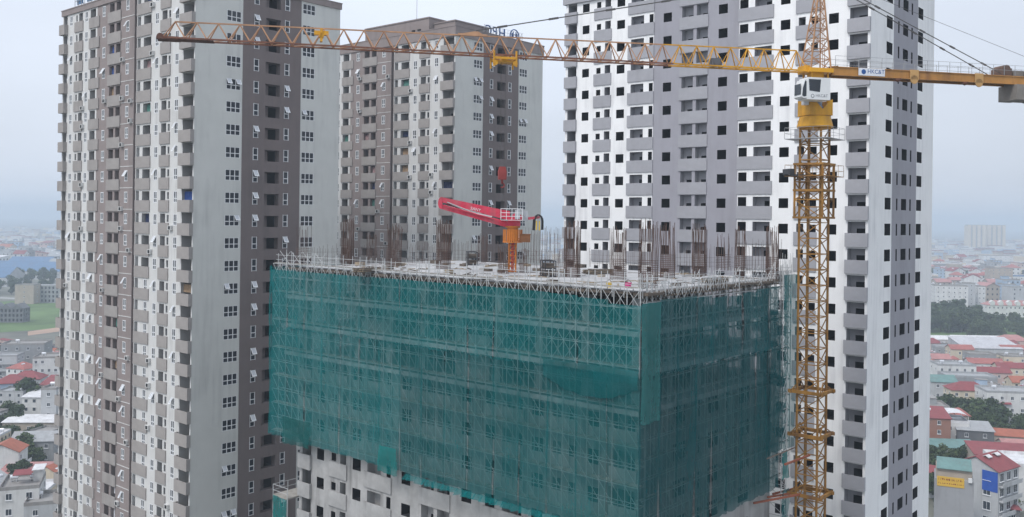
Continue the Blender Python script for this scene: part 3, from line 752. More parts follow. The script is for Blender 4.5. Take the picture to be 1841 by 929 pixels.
rack(985, 497, 'low dark rack of formwork boards right of the orange boom mast')
for px, py, l in ((660, 489, 'flat stack of pale planks near the left edge of the deck'), (1075, 492, 'flat stack of pale planks in front of the rebar on the middle of the deck'), (1285, 508, 'flat stack of planks near the right edge of the deck')):
    t = thing('timber_stack', l, 'timber', deck_thing(px, py), THETA + R.uniform(-.3, .3))
    for k in range(5):
        b = MB()
        for j in range(6): b.box(-1.6 + R.uniform(-.15, .15), 1.6, -.6 + j * .2, -.43 + j * .2, .05 + k * .08, .05 + k * .08 + .065)
        b.build('plank', [ply if k % 2 else formw], t)
t = thing('bucket', 'small yellow bucket on the deck just left of the pink one', 'bucket', deck_thing(1095, 517))
b = MB(); b.lathe([(.17, 0), (.24, .42), (.26, .44), (.22, .43), (.2, .1)], 14); b.build('body', mat('yellow_plastic', (.65, .42, .02)), t)
b = MB(); b.tube((-.24, 0, .42), (0, 0, .66), .02, 4); b.tube((0, 0, .66), (.24, 0, .42), .02, 4); b.build('handle', steel_dark, t)
t = thing('bucket', 'small pink bucket on the deck just right of the yellow one', 'bucket', deck_thing(1129, 518))
b = MB(); b.lathe([(.2, 0), (.3, .42), (.32, .44), (.27, .43), (.24, .1)], 14); b.build('body', mat('pink_plastic', (.6, .06, .22)), t)
b = MB(); b.tube((-.3, 0, .42), (0, 0, .7), .02, 4); b.tube((0, 0, .7), (.3, 0, .42), .02, 4); b.build('handle', steel_dark, t)

# ------------------------------------------------------------------ concrete placing boom (red) on its orange mast
red = mat('boom_red', (.58, .035, .075), rough=.55, var=.22, scale=1.6, dirt=.7, dirtcol=(.33, .17, .17))
orange = mat('boom_orange', (.62, .20, .025), rough=.5, var=.2, scale=1, dirt=.6, dirtcol=(.16, .07, .03))
whitep = mat('white_metal', (.72, .72, .73), rough=.5, var=.08)
chrome = mat('cylinder_rod', (.55, .5, .5), rough=.25, metal=.6)
hose_m = mat('black_hose', (.02, .02, .022), rough=.6)
pb = thing('concrete_placing_boom', 'red folded concrete boom on an orange mast rising from the deck', 'placing boom', deck_thing(921, 489), .0)
MZ = 72.7 - DECK
b = MB()
for x in (-.34, .34):
    for y in (-.34, .34): b.beam((x, y, -.05), (x, y, MZ), .13, .13)
for k in range(6):
    z = .1 + k * .52
    for (a_, c_) in (((-.34, -.34), (.34, -.34)), ((.34, -.34), (.34, .34)), ((.34, .34), (-.34, .34)), ((-.34, .34), (-.34, -.34))):
        b.beam((*a_, z), (*c_, z), .07, .07); b.beam((*a_, z), (*c_, z + .5), .05, .05)
b.build('mast', orange, pb)
b = MB()
for x, y in ((-.06, .0), (.08, -.05)): b.tube((x, y, 0), (x, y, MZ + 1.5), .065, 8)
b.build('concrete_pipe', red, pb)
b = MB(); b.lathe([(1.02, MZ - .25), (1.02, MZ - .17), (.5, MZ - .17)], 20)
for k in range(26):
    t_ = k / 26 * 6.283
    b.beam((.95 * math.cos(t_), .95 * math.sin(t_), MZ - .16), (.95 * math.cos(t_), .95 * math.sin(t_), MZ + 1.05), .11, .05, up=(math.cos(t_), math.sin(t_), 0))
b.lathe([(.55, MZ - .1), (.55, MZ + 1.2), (.75, MZ + 1.25), (.75, MZ + 1.4), (.4, MZ + 1.4)], 18)
b.build('pedestal', orange, pb)
b = MB(); b.box(.75, 1.75, -.8, .6, MZ - .2, MZ + .55); b.box(.75, 1.8, -.85, .65, MZ + .55, MZ + .62); b.build('hydraulic_unit', mat('rust_brown', (.20, .085, .035), var=.3), pb)
b = MB(); b.box(-.75, .75, -.6, .6, MZ + 1.42, MZ + 1.85); b.prism([(-.55, MZ + 1.85), (.7, MZ + 1.85), (1.0, MZ + 2.3), (.4, MZ + 2.9), (-.1, MZ + 2.5)], 'y', -.35, .35); b.build('slewing_head', red, pb)
b = MB(); pz = MZ + 2.02
b.box(-1.2, .95, -1.3, -.45, pz - .05, pz)
for x in (-1.2, -.65, -.1, .45, .95): b.tube((x, -1.3, pz), (x, -1.3, pz + 1.1), .03, 5)
for x in (-1.2, .95): b.tube((x, -.45, pz), (x, -.45, pz + 1.1), .03, 5)
for z in (.35, .7, 1.1):
    b.tube((-1.2, -1.3, pz + z), (.95, -1.3, pz + z), .03, 5); b.tube((-1.2, -1.3, pz + z), (-1.2, -.45, pz + z), .03, 5); b.tube((.95, -1.3, pz + z), (.95, -.45, pz + z), .03, 5)
b.build('platform', whitep, pb)
b = MB(); b.box(.2, .7, -.4, .1, pz + .1, pz + 1.0); b.box(.9, 1.5, -.3, .3, pz - .1, pz + .9); b.tube((1.5, -.6, pz), (.85, -.6, pz + .95), .05, 6); b.build('control_box', mat('grey_box', (.42, .44, .46)), pb)
# folded arms: they leave the head to the left and climb a little outward
def arm_poly(x0, z0, x1, z1, h0, h1):
    return [(x0, z0 - h0 / 2), (x0, z0 + h0 / 2), (x1, z1 + h1 / 2), (x1, z1 - h1 / 2)]
AX0, AX1 = -.3, -7.2
za0, za1 = MZ + 2.30, MZ + 3.75
b = MB(); b.prism(arm_poly(AX0, za0 + .10, AX1, za1 + .22, .95, .50), 'y', -.28, .28)
b.build('boom_arm', red, pb)
b = MB(); b.prism(arm_poly(AX0 - .1, za0 - .78, AX1, za1 - .50, .62, .46), 'y', -.22, .22); b.build('boom_arm', red, pb)
b = MB(); b.prism(arm_poly(AX0 - 3, za0 - .12, AX1 + .5, za1 - .14, .12, .1), 'y', -.12, .12); b.build('boom_arm', mat('dark_red', (.2, .02, .03)), pb)
b = MB()
n_ = 12; cx_, cz_ = AX1, za1 - .13
poly = [(cx_ + .1, cz_ + .60)] + [(cx_ - .32 * math.sin(math.pi * k / n_), cz_ + .60 * math.cos(math.pi * k / n_)) for k in range(n_ + 1)] + [(cx_ + .1, cz_ - .60)]
b.prism(poly, 'y', -.33, -.23); b.prism(poly, 'y', .23, .33); b.build('arm_joint', red, pb)
b = MB(); b.tube((AX1 + .6, -.36, za1 - .05), (AX0 - 3.4, -.36, za0 - .05 + .35), .07, 8); b.tube((AX0 - 3.4, -.36, za0 + .30), (AX0 - 1.8, -.36, za0 - .02), .11, 8); b.build('hydraulic_cylinder', chrome, pb)
b = MB(); b.tube((AX1 + .3, -.42, za1 - .35), (AX0 - .5, -.42, za0 - .5), .06, 8); b.build('concrete_pipe', red, pb)
ang = math.atan2(za1 - za0 + .12, AX1 - AX0)
text('lettering', 'SANY', .42, whitep, pb, (-4.3, -.30, za0 + .62), (rad(90), rad(11.5), 0), .004)
b = MB(); b.prism([(.6, MZ + 1.9), (.6, MZ + 2.2), (2.7, MZ + 2.45), (2.7, MZ + 2.2)], 'y', -.12, .12); b.build('hose_bracket', red, pb)
b = MB()
for k, y in enumerate((-.25, -.05, .2)):
    for j in range(10):
        a0, a1 = math.pi * j / 10, math.pi * (j + 1) / 10; rx = .35 + .06 * k
        b.tube((2.55 - rx * math.cos(a0), y, MZ + 1.9 + .65 * math.sin(a0)), (2.55 - rx * math.cos(a1), y, MZ + 1.9 + .65 * math.sin(a1)), .075, 6)
    b.tube((2.55 - rx, y, MZ + 1.9), (2.5 - rx, y, MZ + 1.0), .075, 6); b.tube((2.55 + rx, y, MZ + 1.9), (2.55 + rx, y, MZ + 1.05), .075, 6)
b.build('hose', hose_m, pb)
b = MB(); b.box(2.3, 2.42, -.4, -.32, MZ + 1.05, MZ + 1.95); b.box(2.6, 2.72, -.4, -.32, MZ + 1.0, MZ + 1.95); b.build('hose_clamp', mat('clamp_yellow', (.62, .42, .06)), pb)

# ------------------------------------------------------------------ tower crane
yel = mat('crane_yellow', (.66, .33, .018), rough=.5, var=.15, scale=.8, dirt=.45, dirtcol=(.22, .10, .03))
buff = mat('crane_faded', (.40, .22, .115), rough=.65, var=.2, scale=.6, dirt=.4, dirtcol=(.17, .085, .05))
buff2 = mat('jib_faded', (.47, .265, .15), rough=.65, var=.2, scale=.6, dirt=.4, dirtcol=(.22, .10, .06))
mastm = mat('mast_orange', (.30, .15, .03), rough=.65, var=.4, scale=.5, dirt=.75, dirtcol=(.13, .06, .035))
jibrust = mat('chord_rust', (.20, .09, .06), rough=.75, var=.3, scale=1)
blockc = mat('counterweight_concrete', (.22, .20, .18), var=.2, dirt=.4)
cabw = mat('cab_white', (.74, .75, .75), rough=.4, var=.04); blue = mat('sign_blue', (.03, .10, .30)); signw = mat('sign_white', (.72, .74, .78), var=.03)
ropem = mat('wire_rope', (.10, .095, .09), rough=.6)
CX = corner(1463, 88.0); PHI = math.atan2(.22, .975)
cr = thing('tower_crane', 'orange and yellow tower crane with a white cab and a long lattice jib', 'tower crane', CX)
def lattice(b, hw, z0, z1, leg, br, n):
    cs = [(-hw, -hw), (hw, -hw), (hw, hw), (-hw, hw)]
    for c in cs: b.beam((*c, z0), (*c, z1), leg, leg)
    h = (z1 - z0) / n
    for i in range(n):
        z = z0 + i * h
        for a, c in zip(cs, cs[1:] + cs[:1]):
            b.beam((*a, z + .02), (*c, z + .02), br, br)
            if i % 2: b.beam((*a, z), (*c, z + h), br * .9, br * .9)
            else: b.beam((*c, z), (*a, z + h), br * .9, br * .9)
sec = MB(); lattice(sec, 1.02, 0, 3.0, .17, .085, 2)
sec.tube((-.25, .5, 0), (-.25, .5, 3), .03, 4); sec.tube((.15, .5, 0), (.15, .5, 3), .03, 4)
for k in range(10): sec.tube((-.25, .5, .15 + k * .3), (.15, .5, .15 + k * .3), .018, 4)
secd = sec.data('mast_section', [mastm])
for k in range(28): link('mast_section', secd, cr, (0, 0, k * 3.0 - .2), THETA)
# climbing cage
b = MB(); lattice(b, 1.36, 75.3, 80.4, .17, .08, 3)
for z in (75.3, 77.9, 80.4):
    for y in (-1.36, 1.36): b.beam((-1.5, y, z), (1.5, y, z), .2, .2)
    for x in (-1.36, 1.36): b.beam((x, -1.5, z), (x, 1.5, z), .2, .2)
b.build('climbing_cage', mastm, cr, rz=THETA)
def platform(name, z, r, m, parent, rz, extra=0):
    b = MB()
    for (x0, x1, y0, y1) in ((-r - extra, r + extra, -r, -1.2), (-r - extra, r + extra, 1.2, r), (-r - extra, -1.2, -1.19, 1.19), (1.2, r + extra, -1.19, 1.19)): b.box(x0, x1, y0, y1, z, z + .06)
    k = -r
    R_ = r
    for sx_ in (-R_ - extra, R_ + extra):
        for y in (-R_, -R_ / 3, R_ / 3, R_): b.tube((sx_, y, z), (sx_, y, z + 1.1), .022, 4)
        for zz in (.55, 1.1): b.tube((sx_, -R_, z + zz), (sx_, R_, z + zz), .02, 4)
    for sy_ in (-R_, R_):
        for x in (-R_, -R_ / 3, R_ / 3, R_): b.tube((x, sy_, z), (x, sy_, z + 1.1), .022, 4)
        for zz in (.55, 1.1): b.tube((-R_ - extra, sy_, z + zz), (R_ + extra, sy_, z + zz), .02, 4)
    return b.build(name, m, parent, rz=rz)
platform('platform', 79.2, 2.05, mastm, cr, THETA); platform('platform', 82.75, 2.1, galv, cr, THETA)
b = MB(); b.beam((-2.9, -.6, 79.3), (-1.2, -.6, 79.3), .1, .16); b.beam((-2.9, .6, 79.3), (-1.2, .6, 79.3), .1, .16); b.box(-2.95, -2.5, -.7, .7, 79.38, 79.9); b.build('hydraulic_pump', steel_dark, cr, rz=PHI)
# tie collars and tie bars
for z in (58.7, 54.6, 48.9):
    b = MB(); h = 1.42
    for y in (-h, h): b.beam((-h - .3, y, z), (h + .3, y, z), .22, .3)
    for x in (-h, h): b.beam((x, -h - .3, z), (x, h + .3, z), .22, .3)
    for s_ in (-1, 1): b.beam((-h, s_ * h, z + .1), (0, s_ * 1.1, z + .9), .08, .08); b.beam((h, s_ * h, z + .1), (0, s_ * 1.1, z + .9), .08, .08)
    b.build('tie_collar', mastm, cr, rz=THETA)
b = MB()
for (x0, y0), (x1, y1), z in (((-1.4, 1.3), (-4.1, 2.45), 48.9), ((1.3, 1.4), (-3.0, 2.45), 48.95), ((-1.4, .4), (-7.0, 2.45), 49.0), ((-1.5, -.5), (-6.3, -.2), 52.9)):
    b.beam((x0, y0, z), (x1, y1, z), .16, .16)
b.build('tie_bar', mat('tie_red', (.28, .09, .05), var=.25), cr, rz=THETA)
# slewing unit
b = MB(); b.prism([(-1.05, -1.05), (1.05, -1.05), (1.05, 1.05), (-1.05, 1.05)], 'z', 83.75, 83.9)
b.lathe([(1.62, 83.9), (1.68, 84.0), (1.42, 84.95), (1.25, 85.0)], 24); b.build('turntable', yel, cr, rz=PHI)
b = MB(); b.lathe([(1.2, 84.96), (1.46, 84.98), (1.46, 85.02), (1.2, 85.025)], 24); b.build('slewing_ring', mat('ring_yellow', (.55, .25, .015), rough=.5, var=.2, dirt=.6, dirtcol=(.08, .05, .03)), cr, rz=PHI)
b = MB()                                               # upper frame with V-cut plates
for y in (-1.1, 1.02): b.prism([(-1.2, 85.1), (1.2, 85.1), (1.2, 86.55), (1.0, 86.5), (.15, 85.6), (-.75, 86.5), (-1.2, 86.55)], 'y', y, y + .08)
for x in (-1.2, 1.12): b.box(x, x + .08, -1.018, 1.018, 85.1, 86.5)
for x in (-.9, .8):
    for y in (-.75, .75): b.box(x, x + .12, y - .06, y + .06, 85.1, 89.2)
b.box(-.6, .6, -.5, .5, 86.4, 89.15)
b.box(-1.22, 1.22, -1.12, 1.12, 85.03, 85.098)
b.build('slewing_frame', yel, cr, rz=PHI)
b = MB(); b.lathe([(.32, 85.1), (.32, 85.9), (.22, 85.95), (.22, 86.4), (.1, 86.45)], 14, 0, (.25, -.4)); b.build('slewing_motor', mat('motor_blue', (.28, .34, .44), rough=.5), cr, rz=PHI)
b = MB(); b.box(-1.75, -1.25, -1.0, -.5, 85.95, 86.75); b.build('electric_box', whitep, cr, rz=PHI)
# cab, on the camera side under the jib root
b = MB(); y0, y1 = -2.75, -1.15
poly = [(-1.62, 86.9), (1.05, 86.9), (1.05, 88.95), (-1.25, 88.95), (-1.5, 88.75), (-1.95, 87.2)]
poly = [(-1.25, 86.85), (1.1, 86.85), (1.1, 88.9), (-1.15, 88.9), (-1.25, 88.5)]
b.prism(poly, 'y', y0, y1); cab = b.build('cab', cabw, cr, rz=PHI); cab.location = Matrix.Rotation(PHI, 3, 'Z') @ Vector((-1.2, 0, -.62))
def plate(name, pts, m, parent):
    b = MB(); b.face(pts); o = b.build(name, m, parent); return o
b = MB(); b.prism([(-1.05, 87.65), (.02, 87.55), (.12, 88.72), (-1.12, 88.72)], 'y', y0 - .012, y0 - .003); b.build('window', glass_m, cab)
b = MB(); b.prism([(-1.251, 88.75), (-1.251, 87.0), (-1.55, 86.95), (-1.78, 87.1), (-1.72, 87.9), (-1.45, 88.7)], 'y', y0 + .1, y1 - .1); b.build('glazed_nose', cabw, cab)
b = MB(); b.prism([(-1.30, 88.5), (-1.30, 87.15), (-1.55, 87.1), (-1.72, 87.2), (-1.66, 87.9), (-1.42, 88.6)], 'y', y0 + .085, y0 + .097); b.prism([(y0 + .25, 87.3), (y1 - .25, 87.3), (y1 - .25, 88.3), (y0 + .25, 88.3)], 'x', -1.80, -1.785); b.build('window', glass_m, cab)
text('lettering', 'HKC&T', .38, mat('grey_letter', (.30, .31, .33)), cab, (-.42, y0 - .01, 87.02), (rad(90), 0, 0), .004)
b = MB(); b.tube((-.72, y0 - .012, 87.17), (-.72, y0 - .002, 87.17), .19, 18); b.build('logo', mat('grey_letter', ()), cab)
b = MB(); b.tube((-.72, y0 - .018, 87.17), (-.72, y0 - .0125, 87.17), .11, 14); b.build('logo', cabw, cab)
# cathead
b = MB(); zb, zt = 89.4, 98.3
for x, y in ((-1.05, -.95), (1.05, -.95), (1.05, .95), (-1.05, .95)): b.beam((x, y, zb), (x * .12 + .35, y * .15, zt), .13, .13)
n = 9
for i in range(n):
    t0, t1 = i / n, (i + 1) / n
    def pt(sx_, sy_, t): return ((1 - t) * sx_ * 1.05 + t * (sx_ * .126 + .35), (1 - t) * sy_ * .95 + t * sy_ * .14, zb + (zt - zb) * t)
    cs = [(-1, -1), (1, -1), (1, 1), (-1, 1)]
    for a, c in zip(cs, cs[1:] + cs[:1]):
        b.beam(pt(*a, t0), pt(*c, t0), .07, .07); b.beam(pt(*(a if i % 2 else c), t0), pt(*(c if i % 2 else a), t1), .06, .06)
b.box(.1, .65, -.3, .3, zt, zt + .35)
b.tube((.62, -.62, zb), (.42, -.28, zt), .025, 4); b.tube((.30, -.75, zb), (.30, -.3, zt), .025, 4)
for k in range(26):
    t = k / 26; b.tube((.62 - .2 * t, -.62 + .34 * t, zb + (zt - zb) * t), (.30, -.75 + .45 * t, zb + (zt - zb) * t), .015, 3)
b.build('cathead', buff, cr, rz=PHI)
b = MB(); b.box(-1.25, 1.25, -1.1, 1.1, 89.1, 89.5); b.box(-1.5, -1.0, -.7, .7, 89.15, 89.75); b.build('jib_root', yel, cr, rz=PHI)
# jib: triangular lattice, two bottom chords and one top chord, local -x is outward
JL = 58.0; JZ = 89.25; pw = 1.70; N_ = int(JL / pw)
def jib_part(i0, i1, name, m_br, m_ch):
    b = MB()
    for i in range(i0, i1):
        x0, x1 = -1.2 - i * pw, -1.2 - (i + 1) * pw; xm = (x0 + x1) / 2
        h0 = 1.95 - .55 * (i / N_); h1 = 1.95 - .55 * ((i + 1) / N_)
        for y in (-.62, .62):
            b.beam((x0, y, JZ), (x1, y, JZ), .13, .13, mi=1); b.beam((x0, y, JZ), (xm, 0, JZ + h0), .075, .075); b.beam((xm, 0, JZ + h0), (x1, y, JZ), .075, .075)
        b.beam((x0, -.62, JZ), (x0, .62, JZ), .07, .07); b.beam((x0, -.62, JZ), (x1, .62, JZ), .05, .05)
        if i < N_ - 1: b.beam((xm, 0, JZ + h0), (xm - pw, 0, JZ + h1), .11, .11)
    return b.build(name, [m_br, m_ch], cr, rz=PHI)
jib_part(0, 8, 'jib_section', yel, yel); jib_part(8, 15, 'jib_section', buff2, jibrust); jib_part(15, 22, 'jib_section', buff2, jibrust); jib_part(22, 29, 'jib_section', buff2, jibrust); jib_part(29, N_, 'jib_section', buff2, jibrust)
b = MB(); xe = -1.2 - N_ * pw; b.box(xe - .5, xe + 1.2, -.66, .66, JZ - .14, JZ + .1); b.tube((xe - .25, -.4, JZ + .1), (xe - .25, .4, JZ + .1), .28, 14)
b.box(xe + .2, xe + 3.9, -.55, .55, JZ - .12, JZ - .07); b.build('jib_tip', mat('tip_rust', (.12, .06, .045), var=.3), cr, rz=PHI)
# yellow sheave blocks on the top chord, seen against the taupe wall
b = MB(); i = 26.6; x = -1.2 - i * pw; b.box(x - .6, x + .6, -.22, .22, JZ + .95, JZ + 1.3); b.tube((x, -.3, JZ + .9), (x, .3, JZ + .9), .22, 12); b.box(x - .1, x + .1, -.3, .3, JZ + .4, JZ + 1.5); b.build('sheave', yel, cr, rz=PHI)
b = MB(); x = -33.4; b.box(x - 1.3, x + 1.3, -.1, .1, JZ + 1.62, JZ + 1.8); b.prism([(x - .9, JZ + 1.803), (x + .9, JZ + 1.803), (x + .5, JZ + 2.02), (x + .1, JZ + 2.02)], 'y', -.08, .08); b.build('tie_lug', buff2, cr, rz=PHI)
b = MB(); b.box(-10.9, -9.9, -.45, .45, JZ + .1, JZ + .75); b.tube((-10.4, -.5, JZ + .45), (-10.4, .5, JZ + .45), .35, 14); b.build('trolley_winch', mat('winch_grey', (.12, .12, .13)), cr, rz=PHI)
# pendants
b = MB(); tp = (.4, 0, 98.4)
b.beam(tp, (x + .3, 0, JZ + 2.1), .075, .09)
for t in (.15, .31, .47, .63, .79, .93):
    p0 = Vector(tp).lerp(Vector((x + .3, 0, JZ + 2.1)), t); d = (Vector((x, 0, JZ + 2.1)) - Vector(tp)).normalized() * .45; b.beam(p0 - d, p0 + d, .16, .17)
b.build('pendant', ropem, cr, rz=PHI)
b = MB()
for y, xe_ in ((-.55, 20.2), (.55, 19.6)):
    q0 = Vector((.45, y * .4, 98.3)); q1 = Vector((xe_, y, 90.0)); b.beam(q0, q1, .06, .07)
    for t in (.3, .55, .72, .9): d = (q1 - q0).normalized() * .3; b.beam(q0.lerp(q1, t) - d, q0.lerp(q1, t) + d, .13, .14)
b.tube((.45, 0, 98.6), (26, 0, 91.2), .02, 4)
b.build('pendant', ropem, cr, rz=PHI)
# counter jib
b = MB(); CJ = 27.5
for y in (-.75, .75):
    b.box(1.25, CJ, y - .08, y + .08, 88.98, 89.66); b.box(1.25, CJ, y - .16, y + .16, 88.9, 88.978); b.box(1.25, CJ, y - .16, y + .16, 89.662, 89.74)
k = 2.5
while k < CJ: b.beam((k, -.66, 89.2), (k, .66, 89.2), .12, .2); k += 2.4
b.box(1.3, CJ - 4, -.58, .58, 89.50, 89.55)
b.build('counter_jib', mat('counter_jib_ochre', (.43, .21, .055), rough=.6, var=.2, scale=.5, dirt=.6, dirtcol=(.16, .065, .035)), cr, rz=PHI)
b = MB()
for x_ in (9.6, 16.9):
    b = MB(); b.box(x_, x_ + .95, -.99, -.915, 88.85, 89.8); b.tube((x_ + .47, -.99, 88.85), (x_ + .47, -.915, 88.85), .42, 14)
    b.build('splice_plate', mat('splice_buff', (.50, .30, .12), var=.15), cr, rz=PHI)
b = MB()
for x_ in (8.4, 15.9): b.lathe([(.02, 88.55), (.3, 88.72), (.36, 88.895)], 12, 0, (x_, -.75))
b.build('work_lamp', jibrust, cr, rz=PHI)
b = MB(); k = 1.5
while k < CJ:
    for y in (-.98, .98): b.tube((k, y, 89.74), (k, y, 90.75), .022, 4)
    k += 1.25
for y in (-.98, .98):
    for z in (90.25, 90.75): b.tube((1.5, y, z), (CJ, y, z), .02, 4)
b.build('railing', galv, cr, rz=PHI)
for k in range(4):
    b = MB(); x_ = 21.5 + k * 1.45; b.box(x_, x_ + 1.42, -1.25, 1.25, 87.35 + .05 * (k % 2), 88.88); b.box(x_ + .1, x_ + 1.32, -.6, .6, 88.882, 90.35)
    b.build('counterweight', blockc, cr, rz=PHI)
b = MB(); b.box(20.2, 21.3, -.8, .8, 89.75, 90.5); b.tube((20.75, -.75, 90.4), (20.75, .75, 90.4), .45, 14); b.build('hoist_winch', mat('winch_brown', (.14, .09, .07), var=.3), cr, rz=PHI)
b = MB(); b.box(4.0, 6.85, -.945, -.92, 89.0, 89.72); bn = b.build('banner', signw, cr, rz=PHI)
text('lettering', 'HKC&T', .56, blue, bn, (4.95, -.95, 89.12), (rad(90), 0, 0), .004)
b = MB(); b.tube((4.55, -.955, 89.36), (4.55, -.946, 89.36), .24, 18); b.build('logo', blue, bn)
# trolley, ropes and hook block
TX = -30.6
b = MB()
for y in (-.75, .75):
    b.beam((TX - 1.0, y, JZ - .3), (TX + 1.0, y, JZ - .3), .12, .2)
    for x_ in (TX - 1.0, TX + 1.0): b.beam((x_, y, JZ - 1.05), (x_, y, JZ + .35), .13, .13)
for x_ in (TX - .9, TX + .9): b.beam((x_, -.75, JZ - .35), (x_, .75, JZ - .35), .12, .2)
for x_ in (TX - .9, TX + .9): b.tube((x_, -.8, JZ - .75), (x_, -.7, JZ - .75), .22, 12)
b.tube((TX, -.6, JZ - .4), (TX, .6, JZ - .4), .28, 12); b.box(TX - .75, TX + .75, -.6, .6, JZ - .62, JZ - .5)
b.build('trolley', yel, cr, rz=PHI)
b = MB()
for x_, y in ((-.22, -.2), (.22, -.2), (-.22, .2), (.22, .2)): b.tube((TX + x_, y, JZ - .5), (TX + x_ * .9, y, 79.4), .014, 4)
b.tube((TX, 0, 78.0), (TX + .05, 0, 75.9), .02, 4)
b.build('hoist_rope', ropem, cr, rz=PHI)
hk = MB(); hk.prism([(TX - .34, 78.3), (TX + .34, 78.3), (TX + .36, 79.0), (TX + .24, 79.45), (TX - .24, 79.45), (TX - .36, 79.0)], 'y', -.22, .22)
hk.tube((TX, -.25, 79.0), (TX, .25, 79.0), .3, 14); hk.tube((TX, 0, 78.3), (TX, 0, 78.0), .1, 8)
for j in range(7):
    a0, a1 = -.5 + j * .62, -.5 + (j + 1) * .62; hk.tube((TX + .2 * math.sin(a0), 0, 77.8 + .2 * math.cos(a0)), (TX + .2 * math.sin(a1), 0, 77.8 + .2 * math.cos(a1)), .055, 6)
hk.build('hook_block', mat('hook_red', (.27, .05, .045), var=.2), cr, rz=PHI)

# ------------------------------------------------------------------ rooftop letters
def roof_local(x, y, z): return (x, y, z)
rs = thing('rooftop_sign', 'blue rooftop letters and round emblem on a steel frame, seen from behind', 'rooftop sign', T2C, THETA)
b = MB(); zb_ = 106.6; SY = 3.0
for x in [10.3 + .8 * k for k in range(14)]: b.tube((x, SY, 105.3), (x, SY, zb_ + 2.5), .03, 4)
for z in (.4, .9, 1.4, 1.9, 2.5): b.tube((10.3, SY, zb_ + z), (21.0, SY, zb_ + z), .022, 4)
for x in (10.6, 14.2, 17.8, 20.6): b.tube((x, SY, zb_ + 2.4), (x, SY + 1.8, 105.3), .035, 4)
b.build('frame', galv, rs)
# letters face away from the camera (their mirrored backs show)
for ch, px in (('H', 15.2), ('P', 13.3), ('C', 11.6)):
    text('letter', ch, 2.5, blue, rs, (px, SY + .12, zb_ + .35), (rad(90), 0, math.pi), .06, 'CENTER')
em = MB(); ex, ez = 18.7, zb_ + 1.65
for j in range(24):
    a0, a1 = j / 24 * 6.2832, (j + 1) / 24 * 6.2832
    em.beam((ex + 1.25 * math.cos(a0), SY + .12, ez + 1.25 * math.sin(a0)), (ex + 1.25 * math.cos(a1), SY + .12, ez + 1.25 * math.sin(a1)), .16, .16)
em.build('emblem_ring', blue, rs)
text('letter', 'H', 1.6, blue, rs, (ex, SY + .12, ez - .58), (rad(90), 0, math.pi), .06, 'CENTER')
for k in (-1, 1):
    b = MB(); b.prism([(ex + k * .62, ez - .6), (ex + k * .82, ez - .4), (ex + k * .82, ez + .4), (ex + k * .62, ez + .6)], 'y', SY + .05, SY + .19); b.build('emblem_bar', blue, rs)
rs2 = thing('rooftop_sign', 'steel lattice frame with blue panels on the roof at the upper left corner', 'rooftop sign', T1C, THETA)
b = MB()
for y in [24 + 1.1 * k for k in range(13)]: b.tube((1.2, y, 105.2), (1.2, y, 109.2), .045, 4)
for z in (106.6, 107.5, 108.4, 109.2): b.tube((1.2, 24, z), (1.2, 37.2, z), .04, 4)
for y in (24, 28, 32, 36): b.tube((1.2, y, 108.4), (3.4, y, 105.2), .05, 4); b.tube((1.2, y, 106.6), (1.2, y + 1.1, 108.4), .03, 4)
b.build('frame', galv, rs2)
for y in (34.9, 31.5, 28.2):
    b = MB(); b.box(1.32, 1.44, y, y + 1.9, 107.0, 109.1); b.build('panel', mat('faded_blue', (.10, .19, .33), var=.2), rs2)

# ------------------------------------------------------------------ the town
WALLS = {n: mat('wall_' + n, c, var=.10, scale=.3, dirt=.35, dirtcol=(.22, .21, .20)) for n, c in (('white', (.66, .66, .65)), ('grey', (.30, .31, .32)), ('cream', (.62, .54, .42)), ('blue', (.36, .46, .58)), ('pink', (.55, .42, .38)),
         ('palegrey', (.47, .48, .49)), ('tan', (.42, .36, .30)), ('dark', (.13, .135, .145)), ('brick', (.30, .15, .11)))}
ROOFS = {n: mat('roof_' + n, c, rough=.7, var=.16, scale=.5, dirt=.3, dirtcol=(.16, .10, .09)) for n, c in (('red', (.25, .065, .07)), ('brightred', (.36, .13, .115)), ('tile', (.36, .12, .075)), ('rose', (.42, .21, .20)), ('green', (.15, .26, .25)), ('grey', (.36, .37, .38)),
         ('white', (.66, .66, .67)), ('pale', (.50, .50, .52)), ('blue', (.10, .19, .33)), ('darkgrey', (.14, .15, .16)), ('flat', (.30, .29, .28)))}
tankm = mat('steel_tank', (.75, .76, .78), rough=.3, metal=.5, var=.05)
winm = mat('house_glass', (.035, .045, .06), rough=.2, var=.4, spec=.5)
